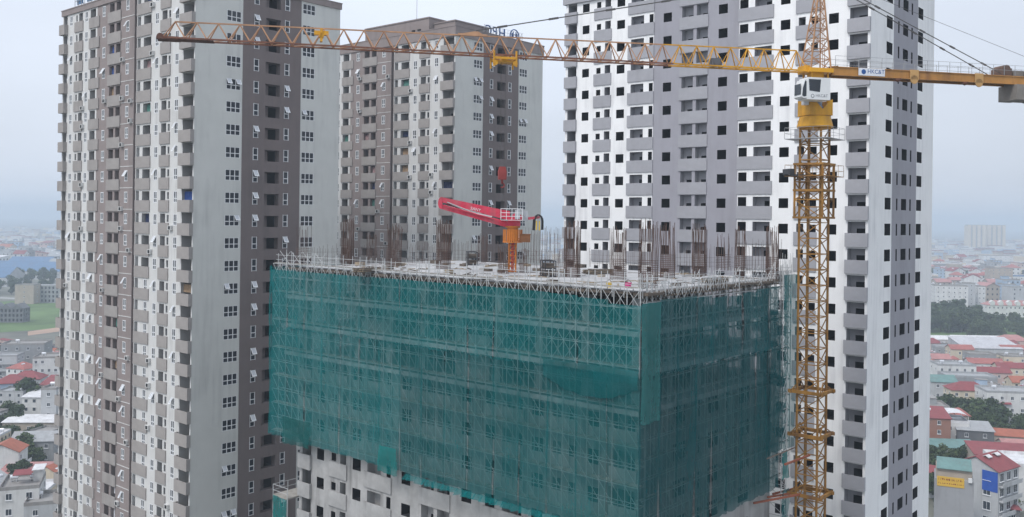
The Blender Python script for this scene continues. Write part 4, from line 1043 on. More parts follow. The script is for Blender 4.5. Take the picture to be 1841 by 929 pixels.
def roof_shape(b, kind, w_, d_, h, mi, ov=.35):
    x0, x1, y0, y1 = -w_ / 2 - ov, w_ / 2 + ov, -d_ / 2 - ov, d_ / 2 + ov; t = .16
    if kind == 'flat':
        for q in ((x0 + ov - .01, x1 - ov + .01, y0 + ov - .012, y0 + ov + .15), (x0 + ov - .01, x1 - ov + .01, y1 - ov - .15, y1 - ov + .012), (x0 + ov - .012, x0 + ov + .15, y0 + ov + .16, y1 - ov - .16), (x1 - ov - .15, x1 - ov + .012, y0 + ov + .16, y1 - ov - .16)):
            b.box(*q, h + .003, h + .8, mi)
        b.box(x0 + ov + .16, x1 - ov - .16, y0 + ov + .16, y1 - ov - .16, h + .003, h + .05, mi)
    elif kind == 'gable':       # ridge along x
        rh = d_ * .24
        for s_ in (-1, 1):
            ye = s_ * (d_ / 2 + ov)
            p = [(x0, ye, h - .1), (x1, ye, h - .1), (x1, 0, h + rh), (x0, 0, h + rh)]; b.face(p, mi); b.face([(x, y, z + t) for x, y, z in p], mi)
            b.face([p[0], p[1], (x1, ye, h - .1 + t), (x0, ye, h - .1 + t)], mi)
            for xe_ in (x0, x1): b.face([(xe_, ye, h - .1), (xe_, 0, h + rh), (xe_, 0, h + rh + t), (xe_, ye, h - .1 + t)], mi)
        return rh
    elif kind == 'hip':
        rh = min(w_, d_) * .30; rx = max(.2, w_ / 2 - d_ / 2)
        A, B_, C_, D = (x0, y0, h), (x1, y0, h), (x1, y1, h), (x0, y1, h); P, Q = (-rx, 0, h + rh), (rx, 0, h + rh)
        b.face([A, B_, Q, P], mi); b.face([C_, D, P, Q], mi); b.face([B_, C_, Q], mi); b.face([D, A, P], mi); b.box(x0, x1, y0, y1, h - .15, h - .002, mi)
    elif kind == 'shed':
        rh = d_ * .16; p = [(x0, y0, h), (x1, y0, h), (x1, y1, h + rh), (x0, y1, h + rh)]
        b.face(p, mi); b.face([(x, y, z + t) for x, y, z in p], mi)
        for a, c in zip(p, p[1:] + p[:1]): b.face([a, c, (c[0], c[1], c[2] + t), (a[0], a[1], a[2] + t)], mi)
    return 0
def house_wall(b, w_, d_, h, kind, mi=0):
    b.box(-w_ / 2, w_ / 2, -d_ / 2, d_ / 2, 0, h, mi)
    if kind == 'gable':
        rh = d_ * .24 * (d_ / 2) / (d_ / 2 + .35)
        for x in (-w_ / 2, w_ / 2 - .1): b.prism([(-d_ / 2, h + .001), (d_ / 2, h + .001), (0, h + rh)], 'x', x, x + .1, mi)
    if kind == 'shed': b.prism([(-d_ / 2, h + .001), (d_ / 2, h + .001), (d_ / 2, h + d_ * .15)], 'x', -w_ / 2, w_ / 2, mi)
def window_slots(w_, d_, h, nx, ny, floors, rr, gap=.06):
    fh = h / floors; out = []
    for f in range(floors):
        z = f * fh + fh * .38
        for i in range(nx): out.append(('y', -w_ / 2 + w_ * (i + .5) / nx, z)) if rr.random() > gap else None
        for s_ in (-1, 1):
            for i in range(ny): out.append((('x', s_), -d_ / 2 + d_ * (i + .5) / ny, z)) if rr.random() > gap else None
    return [o for o in out if o]
def tank(b, x, y, z, mi=0, l_=1.6, r=.5):
    b.tube((x - l_ / 2, y, z + r + .5), (x + l_ / 2, y, z + r + .5), r, 10, mi)
    for xx in (x - l_ / 3, x + l_ / 3): b.box(xx - .05, xx + .05, y - r, y + r, z, z + .6, mi)
WFR = {}
def house_window(axis, ww=1.1, wh=1.3):
    key = (axis, ww, wh)
    if key not in WFR:
        f = MB(); t = .09
        for a0, a1, z0, z1 in ((-ww / 2, ww / 2, -wh / 2, -wh / 2 + t), (-ww / 2, ww / 2, wh / 2 - t, wh / 2), (-ww / 2, -ww / 2 + t, -wh / 2 + t, wh / 2 - t), (ww / 2 - t, ww / 2, -wh / 2 + t, wh / 2 - t), (-t / 3, t / 3, -wh / 2 + t, wh / 2 - t)):
            f.box(a0, a1, -.06, .0, z0, z1)
        f.box(-ww / 2 - .1, ww / 2 + .1, -.22, 0, -wh / 2 - .1, -wh / 2 - .003)
        g = MB(); g.box(-ww / 2 + t, ww / 2 - t, -.025, -.002, -wh / 2 + t, wh / 2 - t)
        WFR[key] = (f.data('window', [frame_m]), g.data('glass', [winm]))
    return WFR[key]
OCC = []
def house(name, label, cat, px, py, w_, d_, h, rz, wall, roof, roofm, nx=3, ny=2, floors=2, tanks=0, ww=1.1, wh=1.3, balcony=False, seed=None, frames=True):
    p = at(px, py); rr = random.Random(seed if seed is not None else int(px * 7 + py)); OCC.append((p.x, p.y, max(w_, d_) * .75))
    t = thing(name, label, cat, p, rz)
    b = MB(); house_wall(b, w_, d_, h, roof); b.build('wall', WALLS[wall] if isinstance(wall, str) else wall, t)
    b = MB(); roof_shape(b, roof, w_, d_, h, 0); ro = b.build('roof', ROOFS[roofm], t)
    fr, gl = house_window('y', ww, wh)
    for ax, u, z in window_slots(w_, d_, h, nx, ny, floors, rr):
        z += h / floors * .2
        if ax == 'y': o = link('window', fr, t, (u, -d_ / 2 - .003, z))
        else: o = link('window', fr, t, (ax[1] * (w_ / 2 + .003), u, z), rad(90) * ax[1])
        link('glass', gl, o)
    for k in range(tanks):
        b = MB(); tank(b, -w_ * .25 + w_ * .5 * k / max(1, tanks - 1), d_ * .15, h + .06 if roof == 'flat' else h + .5); b.build('water_tank', tankm, t)
    if balcony:
        for f in range(1, floors):
            z = h / floors * f; b = MB(); b.box(-w_ / 2 + .2, w_ / 2 - .2, -d_ / 2 - 1.1, -d_ / 2 - .004, z - .1, z + .08); b.box(-w_ / 2 + .2, w_ / 2 - .2, -d_ / 2 - 1.1, -d_ / 2 - 1.0, z + .081, z + .95); b.build('balcony', WALLS[wall] if isinstance(wall, str) else wall, t)
    return t

# --- left of the cream tower, from near to far
L = THETA - rad(90)
t = house('town_house', 'white house with water tanks and a red awning on its flat roof, bottom left', 'house', 40, 975, 8, 11, 13.5, .35, 'white', 'flat', 'flat', 2, 2, 4, 2, 1.3, 1.5)
b = MB(); roof_shape(b, 'shed', 3.4, 2.8, 15.6, 0, .2); b.build('awning', ROOFS['red'], t)
b = MB(); b.box(2.0, 3.9, 0.5, 5.2, 13.55, 16.0); b.build('stair_house', WALLS['white'], t); b = MB(); b.box(1.7, 4.2, .2, 5.5, 16.003, 16.2); b.build('stair_roof', ROOFS['white'], t)
house('town_house', 'grey flat topped house cut by the bottom edge beside the foot of the cream tower', 'house', 88, 985, 9, 9, 11, .35, 'palegrey', 'flat', 'flat', 2, 2, 3, 1)
house('row_house', 'low grey building under a long faded pink roof', 'house', 72, 872, 19, 7, 4.2, .12, 'grey', 'shed', 'rose', 4, 1, 1, 1)
t = house('gabled_house', 'white house with a steep orange tiled gable and a balcony at the left edge', 'house', 10, 862, 7.5, 9, 8.5, 1.75, 'white', 'gable', 'tile', 2, 2, 2, balcony=True)
house('gabled_house', 'grey two storey house with a pale gabled roof below the long white shed', 'house', 66, 828, 12, 8.5, 6.8, .15, 'grey', 'gable', 'grey', 3, 1, 2)
house('shed', 'open shed under a long bright white roof above the grey gabled house', 'shed', 60, 780, 17, 7, 4.6, .06, 'tan', 'shed', 'white', 3, 1, 1)
house('low_house', 'small flat grey house with cluttered roof left of the pink roofed building', 'house', 12, 905, 9, 8, 5, .3, 'palegrey', 'flat', 'grey', 2, 1, 1, 2)
house('narrow_house', 'tall narrow grey house tight against the left tower above the pink roofed building', 'house', 98, 768, 5, 11, 14, .1, 'palegrey', 'flat', 'flat', 1, 2, 4, 1)
house('town_house', 'light blue house with dark red roof left of the big dark tree', 'house', 22, 735, 11, 9, 10.5, .3, 'blue', 'hip', 'red', 3, 2, 3, balcony=True)
house('town_house', 'grey house with a wide red hip roof just above the big dark tree', 'house', 50, 716, 12, 9, 8.5, .15, 'palegrey', 'hip', 'red', 3, 2, 2)
house('town_house', 'white four storey house with rows of windows beside the left tower', 'house', 88, 700, 10, 12, 14, .25, 'white', 'flat', 'flat', 4, 3, 4, 1)
house('large_house', 'large blank grey box of a house above the red roofs', 'house', 48, 676, 18, 13, 15, .2, 'grey', 'flat', 'flat', 4, 1, 4, 1)
house('town_house', 'white house with grey balcony bands at the left edge above the blue house', 'house', 8, 688, 13, 9, 12, .15, 'palegrey', 'flat', 'grey', 3, 2, 4, 1, balcony=True)
def shell(label, px, py, w_, d_, h, rz, gables, floors, bays, wm):
    """roofless concrete shell with open window holes"""
    p = at(px, py); OCC.append((p.x, p.y, w_ * .6)); t = thing('unfinished_villa' if gables else 'unfinished_block', label, 'building', p, rz)
    b = MB(); hs = []
    for f in range(floors):
        for i in range(bays):
            u = w_ * (i + .5) / bays; hs.append(dict(u0=u - w_ / bays * .27, u1=u + w_ / bays * .27, z0=h / floors * (f + .22), z1=h / floors * (f + .82), d=1.2, j=0, b=1, dk=1))
    facade(b, (-w_ / 2, -d_ / 2, 0), (1, 0, 0), (0, -1, 0), w_, 0, h, hs, lambda u: 0)
    hs = [dict(u0=d_ * (i + .5) / 3 - .9, u1=d_ * (i + .5) / 3 + .9, z0=h / floors * (f + .22), z1=h / floors * (f + .82), d=1.2, j=0, b=1, dk=1) for f in range(floors) for i in range(3)]
    facade(b, (w_ / 2, -d_ / 2, 0), (0, 1, 0), (1, 0, 0), d_, 0, h, hs, lambda u: 0)
    b.face([(-w_ / 2, d_ / 2, 0), (w_ / 2, d_ / 2, 0), (w_ / 2, d_ / 2, h), (-w_ / 2, d_ / 2, h)]); b.face([(-w_ / 2, -d_ / 2, 0), (-w_ / 2, d_ / 2, 0), (-w_ / 2, d_ / 2, h), (-w_ / 2, -d_ / 2, h)])
    b.build('wall', [wm, raw_m], t)
    if gables:
        for g in range(gables):
            r = MB(); x0 = -w_ / 2 + w_ * g / gables; x1 = x0 + w_ / gables; r.prism([(x0 + .1, h), (x1 - .1, h), ((x0 + x1) / 2, h + (x1 - x0) * .42)], 'y', -d_ / 2 - .2, d_ / 2); r.build('gable', wm, t)
    else:
        r = MB(); r.box(-w_ / 2, w_ / 2, -d_ / 2, d_ / 2, h + .003, h + .4); r.build('roof', wm, t)
    return t
darkc = mat('dark_concrete', (.16, .165, .175), var=.2, scale=.3)
shell('row of unfinished grey gabled villas standing on the green field at the left edge', 6, 578, 30, 11, 9.5, .1, 4, 3, 12, darkc)
shell('unfinished block with a grid of empty openings at the far end of the green field', 88, 543, 34, 12, 14, .02, 0, 4, 11, WALLS['grey'])
house('large_house', 'plain brownish block standing at the left end of the unfinished openwork block', 'building', 50, 545, 15, 12, 15, .02, 'tan', 'flat', 'flat', 1, 1, 4, 0)
for k, (px, py, w_) in enumerate(((20, 498, 70), (78, 500, 62), (-25, 512, 60), (60, 488, 50))):
    house('factory_shed', ['long blue roofed factory shed beyond the field at the left edge', 'long blue roofed factory shed beyond the unfinished block', 'blue roofed factory shed cut by the left edge', 'blue roofed factory shed, the farthest of its group'][k], 'factory', px, py, w_, 40, 9, .05, 'palegrey', 'gable', 'blue', 5, 2, 1, group=None) if False else house('factory_shed', ['long blue roofed factory shed beyond the field at the left edge', 'long blue roofed factory shed beyond the unfinished block', 'blue roofed factory shed cut by the left edge', 'blue roofed factory shed, the farthest of its group'][k], 'factory', px, py, w_, 40, 9, .05, 'palegrey', 'gable', 'blue', 5, 2, 1)

# --- right of the white tower, from near to far
def yellow_sign_house():
    p = at(1713, 972); OCC.append((p.x, p.y, 8)); t = thing('narrow_house', 'tall blank grey house with a yellow sign and a green gabled roof', 'house', p, -.42)
    w_, d_, h = 8.2, 9, 15.5
    b = MB(); b.box(-w_ / 2, w_ / 2, -d_ / 2, d_ / 2, 0, h); b.build('wall', mat('render_grey', (.34, .345, .36), var=.06, scale=.3, dirt=.3), t)
    b = MB(); b.box(-w_ / 2 + .3, w_ / 2 - .3, -d_ / 2 + 1.2, d_ / 2 - .3, h + .003, h + 2.0); b.build('roof_room', WALLS['tan'], t)
    r = MB(); roof_shape(r, 'gable', 6.8, 7.2, h + 2.2, 0, .3); r.build('roof', ROOFS['green'], t)
    s = MB(); s.box(-3.6, 2.1, -d_ / 2 - .12, -d_ / 2 - .01, h - 1.7, h + .55); sg = s.build('signboard', mat('sign_yellow', (.68, .43, .06), var=.05), t)
    # two rows of lettering, unreadable at this distance
    q = MB(); rr = random.Random(3)
    for z, hh in ((h - .35, .5), (h - 1.15, .3)):
        x = -3.3
        while x < 1.8:
            l_ = rr.uniform(.12, .3); q.box(x, x + .06, -d_ / 2 - .14, -d_ / 2 - .122, z, z + hh); q.box(x + .06, x + l_, -d_ / 2 - .14, -d_ / 2 - .122, z + rr.choice((0, hh * .4, hh - .08)), z + rr.choice((.1, hh * .4 + .09, hh)) if False else z + hh * .98 if rr.random() < .3 else z + .09); x += l_ + rr.choice((.1, .1, .28))
    q.build('lettering', mat('sign_ink', (.25, .05, .02)), sg)
    b = MB(); b.box(2.9, 3.7, -d_ / 2 - .5, -d_ / 2 - .01, h - .2, h + .8); b.build('air_conditioner', frame_m, t)
yellow_sign_house()
t = house('town_house', 'house with broad red tin roofs and a blue tarpaulin on its side', 'house', 1772, 938, 10, 11, 14.5, .62, 'palegrey', 'gable', 'red', 3, 2, 4, 0, 1.9, 2.1, balcony=True)
b = MB(); b.box(-5.09, -5.05, -5.4, -1.6, 9.4, 14.3); b.build('tarpaulin', mat('tarp_blue', (.02, .09, .42), var=.1), t)
for x in (-2, 2.2):
    b = MB(); roof_shape(b, 'gable', 1.6, 1.6, 16.9, 0, .1); o = b.build('roof_lantern', ROOFS['white'], t); o.location = (x, -1.2, 0)
house('long_house', 'long low house with a red tin roof behind the house with the blue tarpaulin', 'house', 1800, 862, 17, 10, 8, -.2, 'tan', 'shed', 'red', 4, 1, 2)
house('long_house', 'long dark red roof slanting beside the foot of the white tower', 'house', 1685, 890, 24, 8, 6, 2.45, 'palegrey', 'gable', 'red', 4, 1, 2)
house('white_hall', 'large blank white walled building at the right edge below the red tin roof', 'house', 1842, 905, 17, 14, 11.5, -.2, 'white', 'flat', 'white', 1, 1, 3, 0, 1.0, .8)
house('pavilion', 'small dark pavilion with a red hip roof near the bottom right corner', 'pavilion', 1792, 938, 9, 7, 4.6, -.3, 'dark', 'hip', 'red', 3, 2, 1)
house('row_house', 'low house under a green tin roof left of the brown backed houses', 'house', 1706, 828, 15, 7, 4.8, -.08, 'palegrey', 'shed', 'green', 3, 1, 1)
t = house('town_house', 'white two storey house with a pale arched rooftop shelter', 'house', 1712, 800, 8, 10, 8.5, -.2, 'white', 'flat', 'white', 2, 2, 2)
b = MB(); n = 10
for k in range(n):
    a0, a1 = math.pi * k / n, math.pi * (k + 1) / n; b.face([(-4 * math.cos(a0), -4.5, 10.4 + 1.4 * math.sin(a0)), (-4 * math.cos(a1), -4.5, 10.4 + 1.4 * math.sin(a1)), (-4 * math.cos(a1), 4, 10.4 + 1.4 * math.sin(a1)), (-4 * math.cos(a0), 4, 10.4 + 1.4 * math.sin(a0))])
for x in (-3.8, 3.8):
    for y in (-4.3, 3.8): b.tube((x, y, 8.6), (x, y, 10.5), .08, 5)
b.build('arched_shelter', ROOFS['white'], t)
house('gabled_house', 'dark grey house with a pale slanting tin roof right of the arched shelter', 'house', 1748, 806, 11, 9, 6.8, -.25, 'dark', 'shed', 'grey', 2, 2, 2)
house('town_house', 'tall red tin roofed house beside the white tower above the green roof', 'house', 1680, 812, 7, 11, 12, -.2, 'brick', 'shed', 'red', 1, 2, 4, 1)
house('small_house', 'small red hip roof showing above the arched shelter', 'house', 1722, 778, 7, 7, 7.0, -.3, 'tan', 'hip', 'brightred', 2, 2, 2)
house('low_house', 'low house with an orange red roof right of the leafy trees', 'house', 1818, 803, 22, 7, 4.2, -.3, 'tan', 'gable', 'tile', 4, 1, 1)
house('cream_house', 'cream three storey house with a dark pink roof above the trees', 'house', 1738, 752, 14.2, 9, 11.5, -.12, 'cream', 'hip', 'red', 4, 2, 3, 0, 1.1, 1.3)
house('long_house', 'blank pale grey house with a flat roof right behind the cream house', 'house', 1738, 722, 20, 11, 11, -.1, 'grey', 'flat', 'grey', 1, 1, 3, 0)
t = house('row_house', 'large pale blue white house with small red awnings at the right edge', 'house', 1816, 765, 21, 12, 13, -.12, 'white', 'flat', 'palegrey' if False else 'grey', 6, 2, 3, 1)
for x in (-4, 5):
    b = MB(); b.prism([(-6.9, 9.2), (-6.01, 9.7), (-6.01, 9.55), (-6.9, 9.05)], 'x', x - 1.8, x + 1.8); b.build('awning', ROOFS['red'], t)
house('town_house', 'white flat roofed house with dark windows left of the cluster of red roofs', 'house', 1712, 703, 16, 11, 12, -.1, 'white', 'flat', 'grey', 5, 2, 3, 2)
house('town_house', 'pale house with a grey green roof tight behind the cream house, on its left', 'house', 1690, 732, 10, 9, 11, -.1, 'palegrey', 'gable', 'green', 2, 2, 3)
for k, (px, py, w_, d_, h, wl, rf, rm, lab) in enumerate(((1782, 697, 20, 9, 7.5, 'pink', 'gable', 'red', 'long red roof at the front of the red roof cluster behind the big pale house'), (1768, 679, 22, 9, 7.5, 'white', 'gable', 'brightred', 'long bright red roof at the back of the red roof cluster'),
        (1815, 690, 18, 9, 8, 'cream', 'gable', 'red', 'red roof with water tanks near the right edge behind the big pale house'), (1730, 688, 8, 8, 8, 'pink', 'hip', 'red', 'small dark red hip roof between the white flat house and the red roof cluster'),
        (1725, 657, 16, 9, 9, 'cream', 'gable', 'brightred', 'orange red roof left of the huge pale shed'), (1824, 668, 20, 10, 8, 'cream', 'flat', 'flat', 'blank cream wall under a flat roof at the right edge below the orange roofs'),
        (1822, 652, 20, 9, 7.5, 'pink', 'gable', 'brightred', 'orange roof at the right edge above the blank cream wall'), (1760, 668, 18, 10, 9, 'grey', 'flat', 'flat', 'grey flat roofed house below the huge pale shed'),
        (1688, 672, 12, 9, 8, 'palegrey', 'gable', 'rose', 'pink roofed house beside the white tower left of the orange red roof'), (1700, 650, 17, 9, 8, 'grey', 'flat', 'grey', 'grey flat house beside the white tower above the pink roof'),
        (1817, 632, 24, 11, 7, 'pink', 'hip', 'rose', 'wide pale pink hip roof at the right end of the huge shed'))):
    house('town_house', lab, 'house', px, py, w_ * .72, d_ * .9, h, -.12 + R.uniform(-.05, .05), wl, rf, rm, 4, 2, 2, 2 if k in (0, 2, 5) else 0)
house('warehouse', 'huge shed with a plain pale roof below the strip of bare sand', 'warehouse', 1770, 648, 30, 22, 8, -.06, 'palegrey', 'shed', 'pale', 5, 2, 1)
house('long_shed', 'long low white shed on the strip of bare sand', 'shed', 1757, 622, 32, 8, 4.5, -.04, 'cream', 'gable', 'white', 5, 1, 1)
house('long_shed', 'short white roofed shed beside the white tower on the bare sand', 'shed', 1692, 622, 16, 8, 4.5, -.04, 'palegrey', 'gable', 'white', 2, 1, 1)
t = house('villa_row', 'long row of white villas with dark mansard roofs above the scrubland', 'building', 1822, 569, 46, 12, 9.5, -.05, 'white', 'hip', 'rose', 14, 2, 2, 0, 1.2, 1.6)
for k in range(7):
    b = MB(); b.prism([(-21 + k * 6.6, 9.4), (-17.6 + k * 6.6, 9.4), (-17.6 + k * 6.6, 12), (-19.3 + k * 6.6, 13.4), (-21 + k * 6.6, 12)], 'y', -6.6, -3); b.build('dormer', WALLS['white'], t)
house('apartment_block', 'white apartment block rising above the dark trees beside the white tower', 'building', 1706, 552, 27, 15, 19, -.15, 'white', 'flat', 'flat', 6, 3, 5, 1)
house('apartment_block', 'pale grey block adjoining the white apartment block above the dark trees', 'building', 1735, 549, 13, 13, 20, -.15, 'palegrey', 'flat', 'flat', 2, 3, 5, 1)
house('apartment_block', 'narrow white block alone above the trees left of the villa row', 'building', 1760, 548, 6.5, 12, 17, -.1, 'white', 'flat', 'flat', 2, 2, 4)
house('office_block', 'long white block with a pale blue roof at the right edge', 'building', 1830, 520, 50, 16, 15, -.05, 'white', 'flat', 'blue', 9, 2, 3)
house('apartment_block', 'tan slab block in the hazy town left of the long white block', 'building', 1795, 528, 22, 16, 27, -.1, 'tan', 'flat', 'flat', 4, 2, 7)
house('apartment_block', 'pair of hazy pale blocks below the two far towers', 'building', 1790, 487, 44, 20, 24, -.1, 'white', 'flat', 'flat', 6, 2, 6)
# far twin towers
for k, (px, lab) in enumerate(((1752, 'left of the two pale high rise towers fading into the haze'), (1788, 'right of the two pale high rise towers fading into the haze'))):
    p = at(px, 452); k_ = 1.15; t = thing('high_rise_tower', lab, 'tower block', p, -.1)
    b = MB(); b.box(-19 * k_, 19 * k_, -12, 12, 0, 67)
    for x in (-19.5, -9, 1.5, 12): b.box(x * k_, (x + 6.5) * k_, -14.6, -12.01, 0, 69)
    b.build('wall', WALLS['cream'], t); b = MB()
    for x in (-12.2, -1.7, 8.8): b.box((x + .02) * k_, (x + 3.0) * k_, -12.6, -12.02, 1, 66)
    b.build('glazing', WALLS['grey'], t)
    b = MB(); b.box(-18 * k_, 18 * k_, -11, 11, 67.01, 70); b.build('roof', ROOFS['grey'], t)

# --- filler houses: a dozen and a half of kinds, copied with turns
def simple_house(w_, d_, h, wall, roof, rm, nx, ny, fl, tanks, seed):
    rr = random.Random(seed); b = MB(); house_wall(b, w_, d_, h, roof, 0); roof_shape(b, roof, w_, d_, h, 1)
    for ax, u, z in window_slots(w_, d_, h, nx, ny, fl, rr, .12):
        z += h / fl * .2
        if ax == 'y': b.box(u - .55, u + .55, -d_ / 2 - .03, -d_ / 2 - .002, z - .6, z + .6, 2); b.box(u - .7, u + .7, -d_ / 2 - .3, -d_ / 2 - .003, z + .68, z + .78, 0)
        else: x = ax[1] * w_ / 2; b.box(min(x, x + ax[1] * .03), max(x, x + ax[1] * .03), u - .5, u + .5, z - .6, z + .6, 2)
    for k in range(tanks): tank(b, rr.uniform(-w_ * .3, w_ * .3), rr.uniform(-d_ * .3, d_ * .3), h + (.1 if roof == 'flat' else .8), 3)
    if roof == 'flat' and rr.random() < .6: x = rr.uniform(-w_ * .2, w_ * .2); b.box(x - 1.3, x + 1.3, .0, d_ / 2 - .4, h + .06, h + 2.6, 0); b.box(x - 1.6, x + 1.6, -.3, d_ / 2 - .2, h + 2.603, h + 2.75, 1)
    return b.data('house', [WALLS[wall], ROOFS[rm], winm, tankm])
KINDS = []
for i, (wl, rf, rm) in enumerate((('white', 'flat', 'flat'), ('white', 'gable', 'red'), ('palegrey', 'flat', 'grey'), ('cream', 'gable', 'tile'), ('palegrey', 'gable', 'grey'), ('white', 'hip', 'brightred'), ('grey', 'flat', 'flat'), ('pink', 'shed', 'red'), ('blue', 'flat', 'flat'), ('white', 'shed', 'white'), ('tan', 'gable', 'rose'), ('cream', 'flat', 'white'))):
    for j in range(2):
        w_ = R.uniform(6, 13); d_ = R.uniform(8, 14); fl = R.choice((2, 3, 3, 4)); KINDS.append((simple_house(w_, d_, fl * 3.2, wl, rf, rm, max(2, int(w_ / 3)), 3, fl, R.choice((0, 1, 1, 2)), i * 10 + j), wl, rf, rm, fl))
RN = {'flat': 'flat roof', 'gable': 'gabled roof', 'hip': 'hip roof', 'shed': 'slanting tin roof'}
WN = {'palegrey': 'pale grey', 'blue': 'pale blue'}; CN = {'flat': 'grey', 'brightred': 'bright red', 'tile': 'orange', 'rose': 'pink'}
def filler(pxr, yr, n, place, sp=1.0, zone=None):
    k = 0; tries = 0
    while k < n and tries < n * 30:
        tries += 1; px = R.uniform(*pxr); py = R.uniform(*yr); p = at(px, py)
        if any((p.x - x) ** 2 + (p.y - y) ** 2 < (r + 6.5 * sp) ** 2 for x, y, r in OCC): continue
        me, wl, rf, rm, fl = R.choice(KINDS); OCC.append((p.x, p.y, 6.5 * sp)); k += 1
        o = link('house', me, None, p, R.choice((-.15, .15, 1.4, 1.7)) + R.uniform(-.15, .15)); s_ = R.uniform(.85, 1.15) * sp; o.scale = (s_, s_, s_)
        tag(o, '%s house with %s %s %s' % (WN.get(wl, wl), CN.get(rm, rm) if rf != 'flat' else 'grey', RN[rf], place), 'house', 'houses %s' % place)
filler((-30, 104), (636, 690), 60, 'among rooftops left of the cream tower', .62)
filler((-30, 104), (690, 940), 22, 'near the foot of the cream tower', .8)
filler((1672, 1870), (636, 712), 110, 'around the red roofs right of the white tower', .6)
filler((1672, 1870), (712, 940), 34, 'among trees near the foot of the white tower', .8)
filler((1672, 1880), (480, 548), 70, 'in the hazy town beyond the villa row', 1.35)
filler((-30, 108), (455, 492), 46, 'in the hazy town beyond the blue sheds', 1.6)
# the far town, one mass fading out
far = MB(); fr2 = random.Random(11)
for (x0, x1, n) in ((-60, 125, 330), (1660, 1900, 420), (960, 1040, 90)):
    for _ in range(n):
        px = fr2.uniform(x0, x1); Z = 1250 + 2100 * fr2.random() ** 1.3; x = ray(px, 400)[0] * Z; w_ = fr2.uniform(8, 30); h = fr2.choice((6, 9, 12, 12, 15, 18)); mi = fr2.choice((0, 0, 1, 2, 3, 4, 5)); d_ = fr2.uniform(8, 20)
        far.box(x - w_ / 2, x + w_ / 2, Z, Z + d_, 0, h, mi)
        if fr2.random() < .5: far.box(x - w_ / 2 - .4, x + w_ / 2 + .4, Z - .4, Z + d_ + .4, h + .01, h + 1.2, fr2.choice((1, 6, 7)))
tag(far.build('distant_town', [WALLS['white'], WALLS['palegrey'], WALLS['cream'], WALLS['grey'], WALLS['tan'], WALLS['blue'], ROOFS['red'], ROOFS['white']]), 'mass of far low houses fading into the haze', None, None, 'stuff')

# ------------------------------------------------------------------ trees
bark = mat('bark', (.09, .065, .045), var=.3, scale=2)
LEAF = [mat('leaf_' + n, c, rough=.6, var=.35, scale=.8, spec=.2) for n, c in (('deep', (.030, .052, .020)), ('mid', (.048, .078, .026)), ('light', (.075, .105, .035)))]
def tree_kind(h, r, seed, tone, n=900, tall=1.0):
    rr = random.Random(seed); t = MB(); c = MB(); th = h * .42
    t.tube((0, 0, -.2), (rr.uniform(-.2, .2), 0, th), .035 * h * .7, 7, 0, .02 * h)
    lobes = []
    for i in range(rr.randint(9, 13)):
        a = rr.uniform(0, 6.28); q = rr.uniform(.15, .72) * r; z = h * rr.uniform(.26, .84); lobes.append((Vector((q * math.cos(a), q * math.sin(a), z)), r * rr.uniform(.32, .55)))
        t.tube((0, 0, th * rr.uniform(.55, .95)), tuple(lobes[-1][0]), .012 * h, 5, 0, .004 * h)
    lobes.append((Vector((0, 0, h * .72)), r * .6))
    for i in range(int(n * 1.7)):
        o, lr = rr.choice(lobes); v = Vector((rr.gauss(0, 1), rr.gauss(0, 1), rr.gauss(0, 1))).normalized() * lr * (rr.random() ** .33); v.z *= .8 * tall
        p = o + v; s_ = rr.uniform(.22, .52) * (h / 9) ; nrm = (v.normalized() + Vector((rr.gauss(0, .6), rr.gauss(0, .6), rr.gauss(.3, .6)))).normalized()
        u = nrm.orthogonal().normalized(); w2 = nrm.cross(u); k = rr.randint(5, 6)
        c.face([p + (u * math.cos(6.283 * j / k + i) + w2 * math.sin(6.283 * j / k + i)) * s_ * rr.uniform(.5, 1.15) for j in range(k)], min(2, max(0, tone + rr.choice((-1, 0, 0, 1)))))
    return t.data('trunk', [bark]), c.data('crown', LEAF)
TREES = [tree_kind(9, 3.6, 1, 0), tree_kind(8, 3.8, 2, 1), tree_kind(11, 4.2, 3, 0, 1100), tree_kind(7, 2.8, 4, 2, 700), tree_kind(10, 4.0, 5, 1, 1000), tree_kind(5, 2.6, 6, 1, 500)]
TONE = ['dark', 'mid green', 'tall dark', 'light green', 'broad green', 'low bushy']
def tree(px, py, kind, sc_, label, group=None):
    p = at(px, py); t = thing('leafy_tree', label, 'tree', p, R.uniform(0, 6.28), group); t.scale = (sc_, sc_, sc_ * R.uniform(.9, 1.1))
    link('trunk', TREES[kind][0], t); link('crown', TREES[kind][1], t)
for px, py, k, s_, l in ((52, 748, 2, 1.35, 'big dark tree in the middle of the clump above the white shed roof'), (36, 744, 0, 1.25, 'dark tree at the left of the clump above the white shed roof'), (70, 745, 4, 1.25, 'dark tree at the right of the clump above the white shed roof'),
                         (46, 836, 4, .9, 'dark leafy tree in front of the grey gabled house'), (60, 842, 1, .8, 'bushy tree beside the grey gabled house, just above the pink roof'), (12, 838, 5, 1.0, 'low tree in front of the white house with the orange gable'), (12, 760, 1, 1.0, 'tree at the left edge below the blue house'),
                         (1815, 900, 4, .95, 'leafy tree in front of the blank white wall at the lower right'), (1828, 912, 5, 1.2, 'low bush tree by the blank white wall at the right edge'), (1800, 888, 1, .8, 'green tree between the red roofed house and the blank white wall'),
                         (1796, 935, 5, .9, 'light green bush tree beside the lane lamp'), (1700, 838, 3, .9, 'yellowish green tree behind the long slanting red roof'), (1718, 845, 1, .8, 'tree between the green roof and the slanting red roof'), (1772, 795, 3, 1.0, 'light green tree right of the slanting pale tin roof'),
                         (1836, 772, 0, .7, 'dark tree standing at the right edge below the big pale house')):
    tree(px, py, k, s_, l)
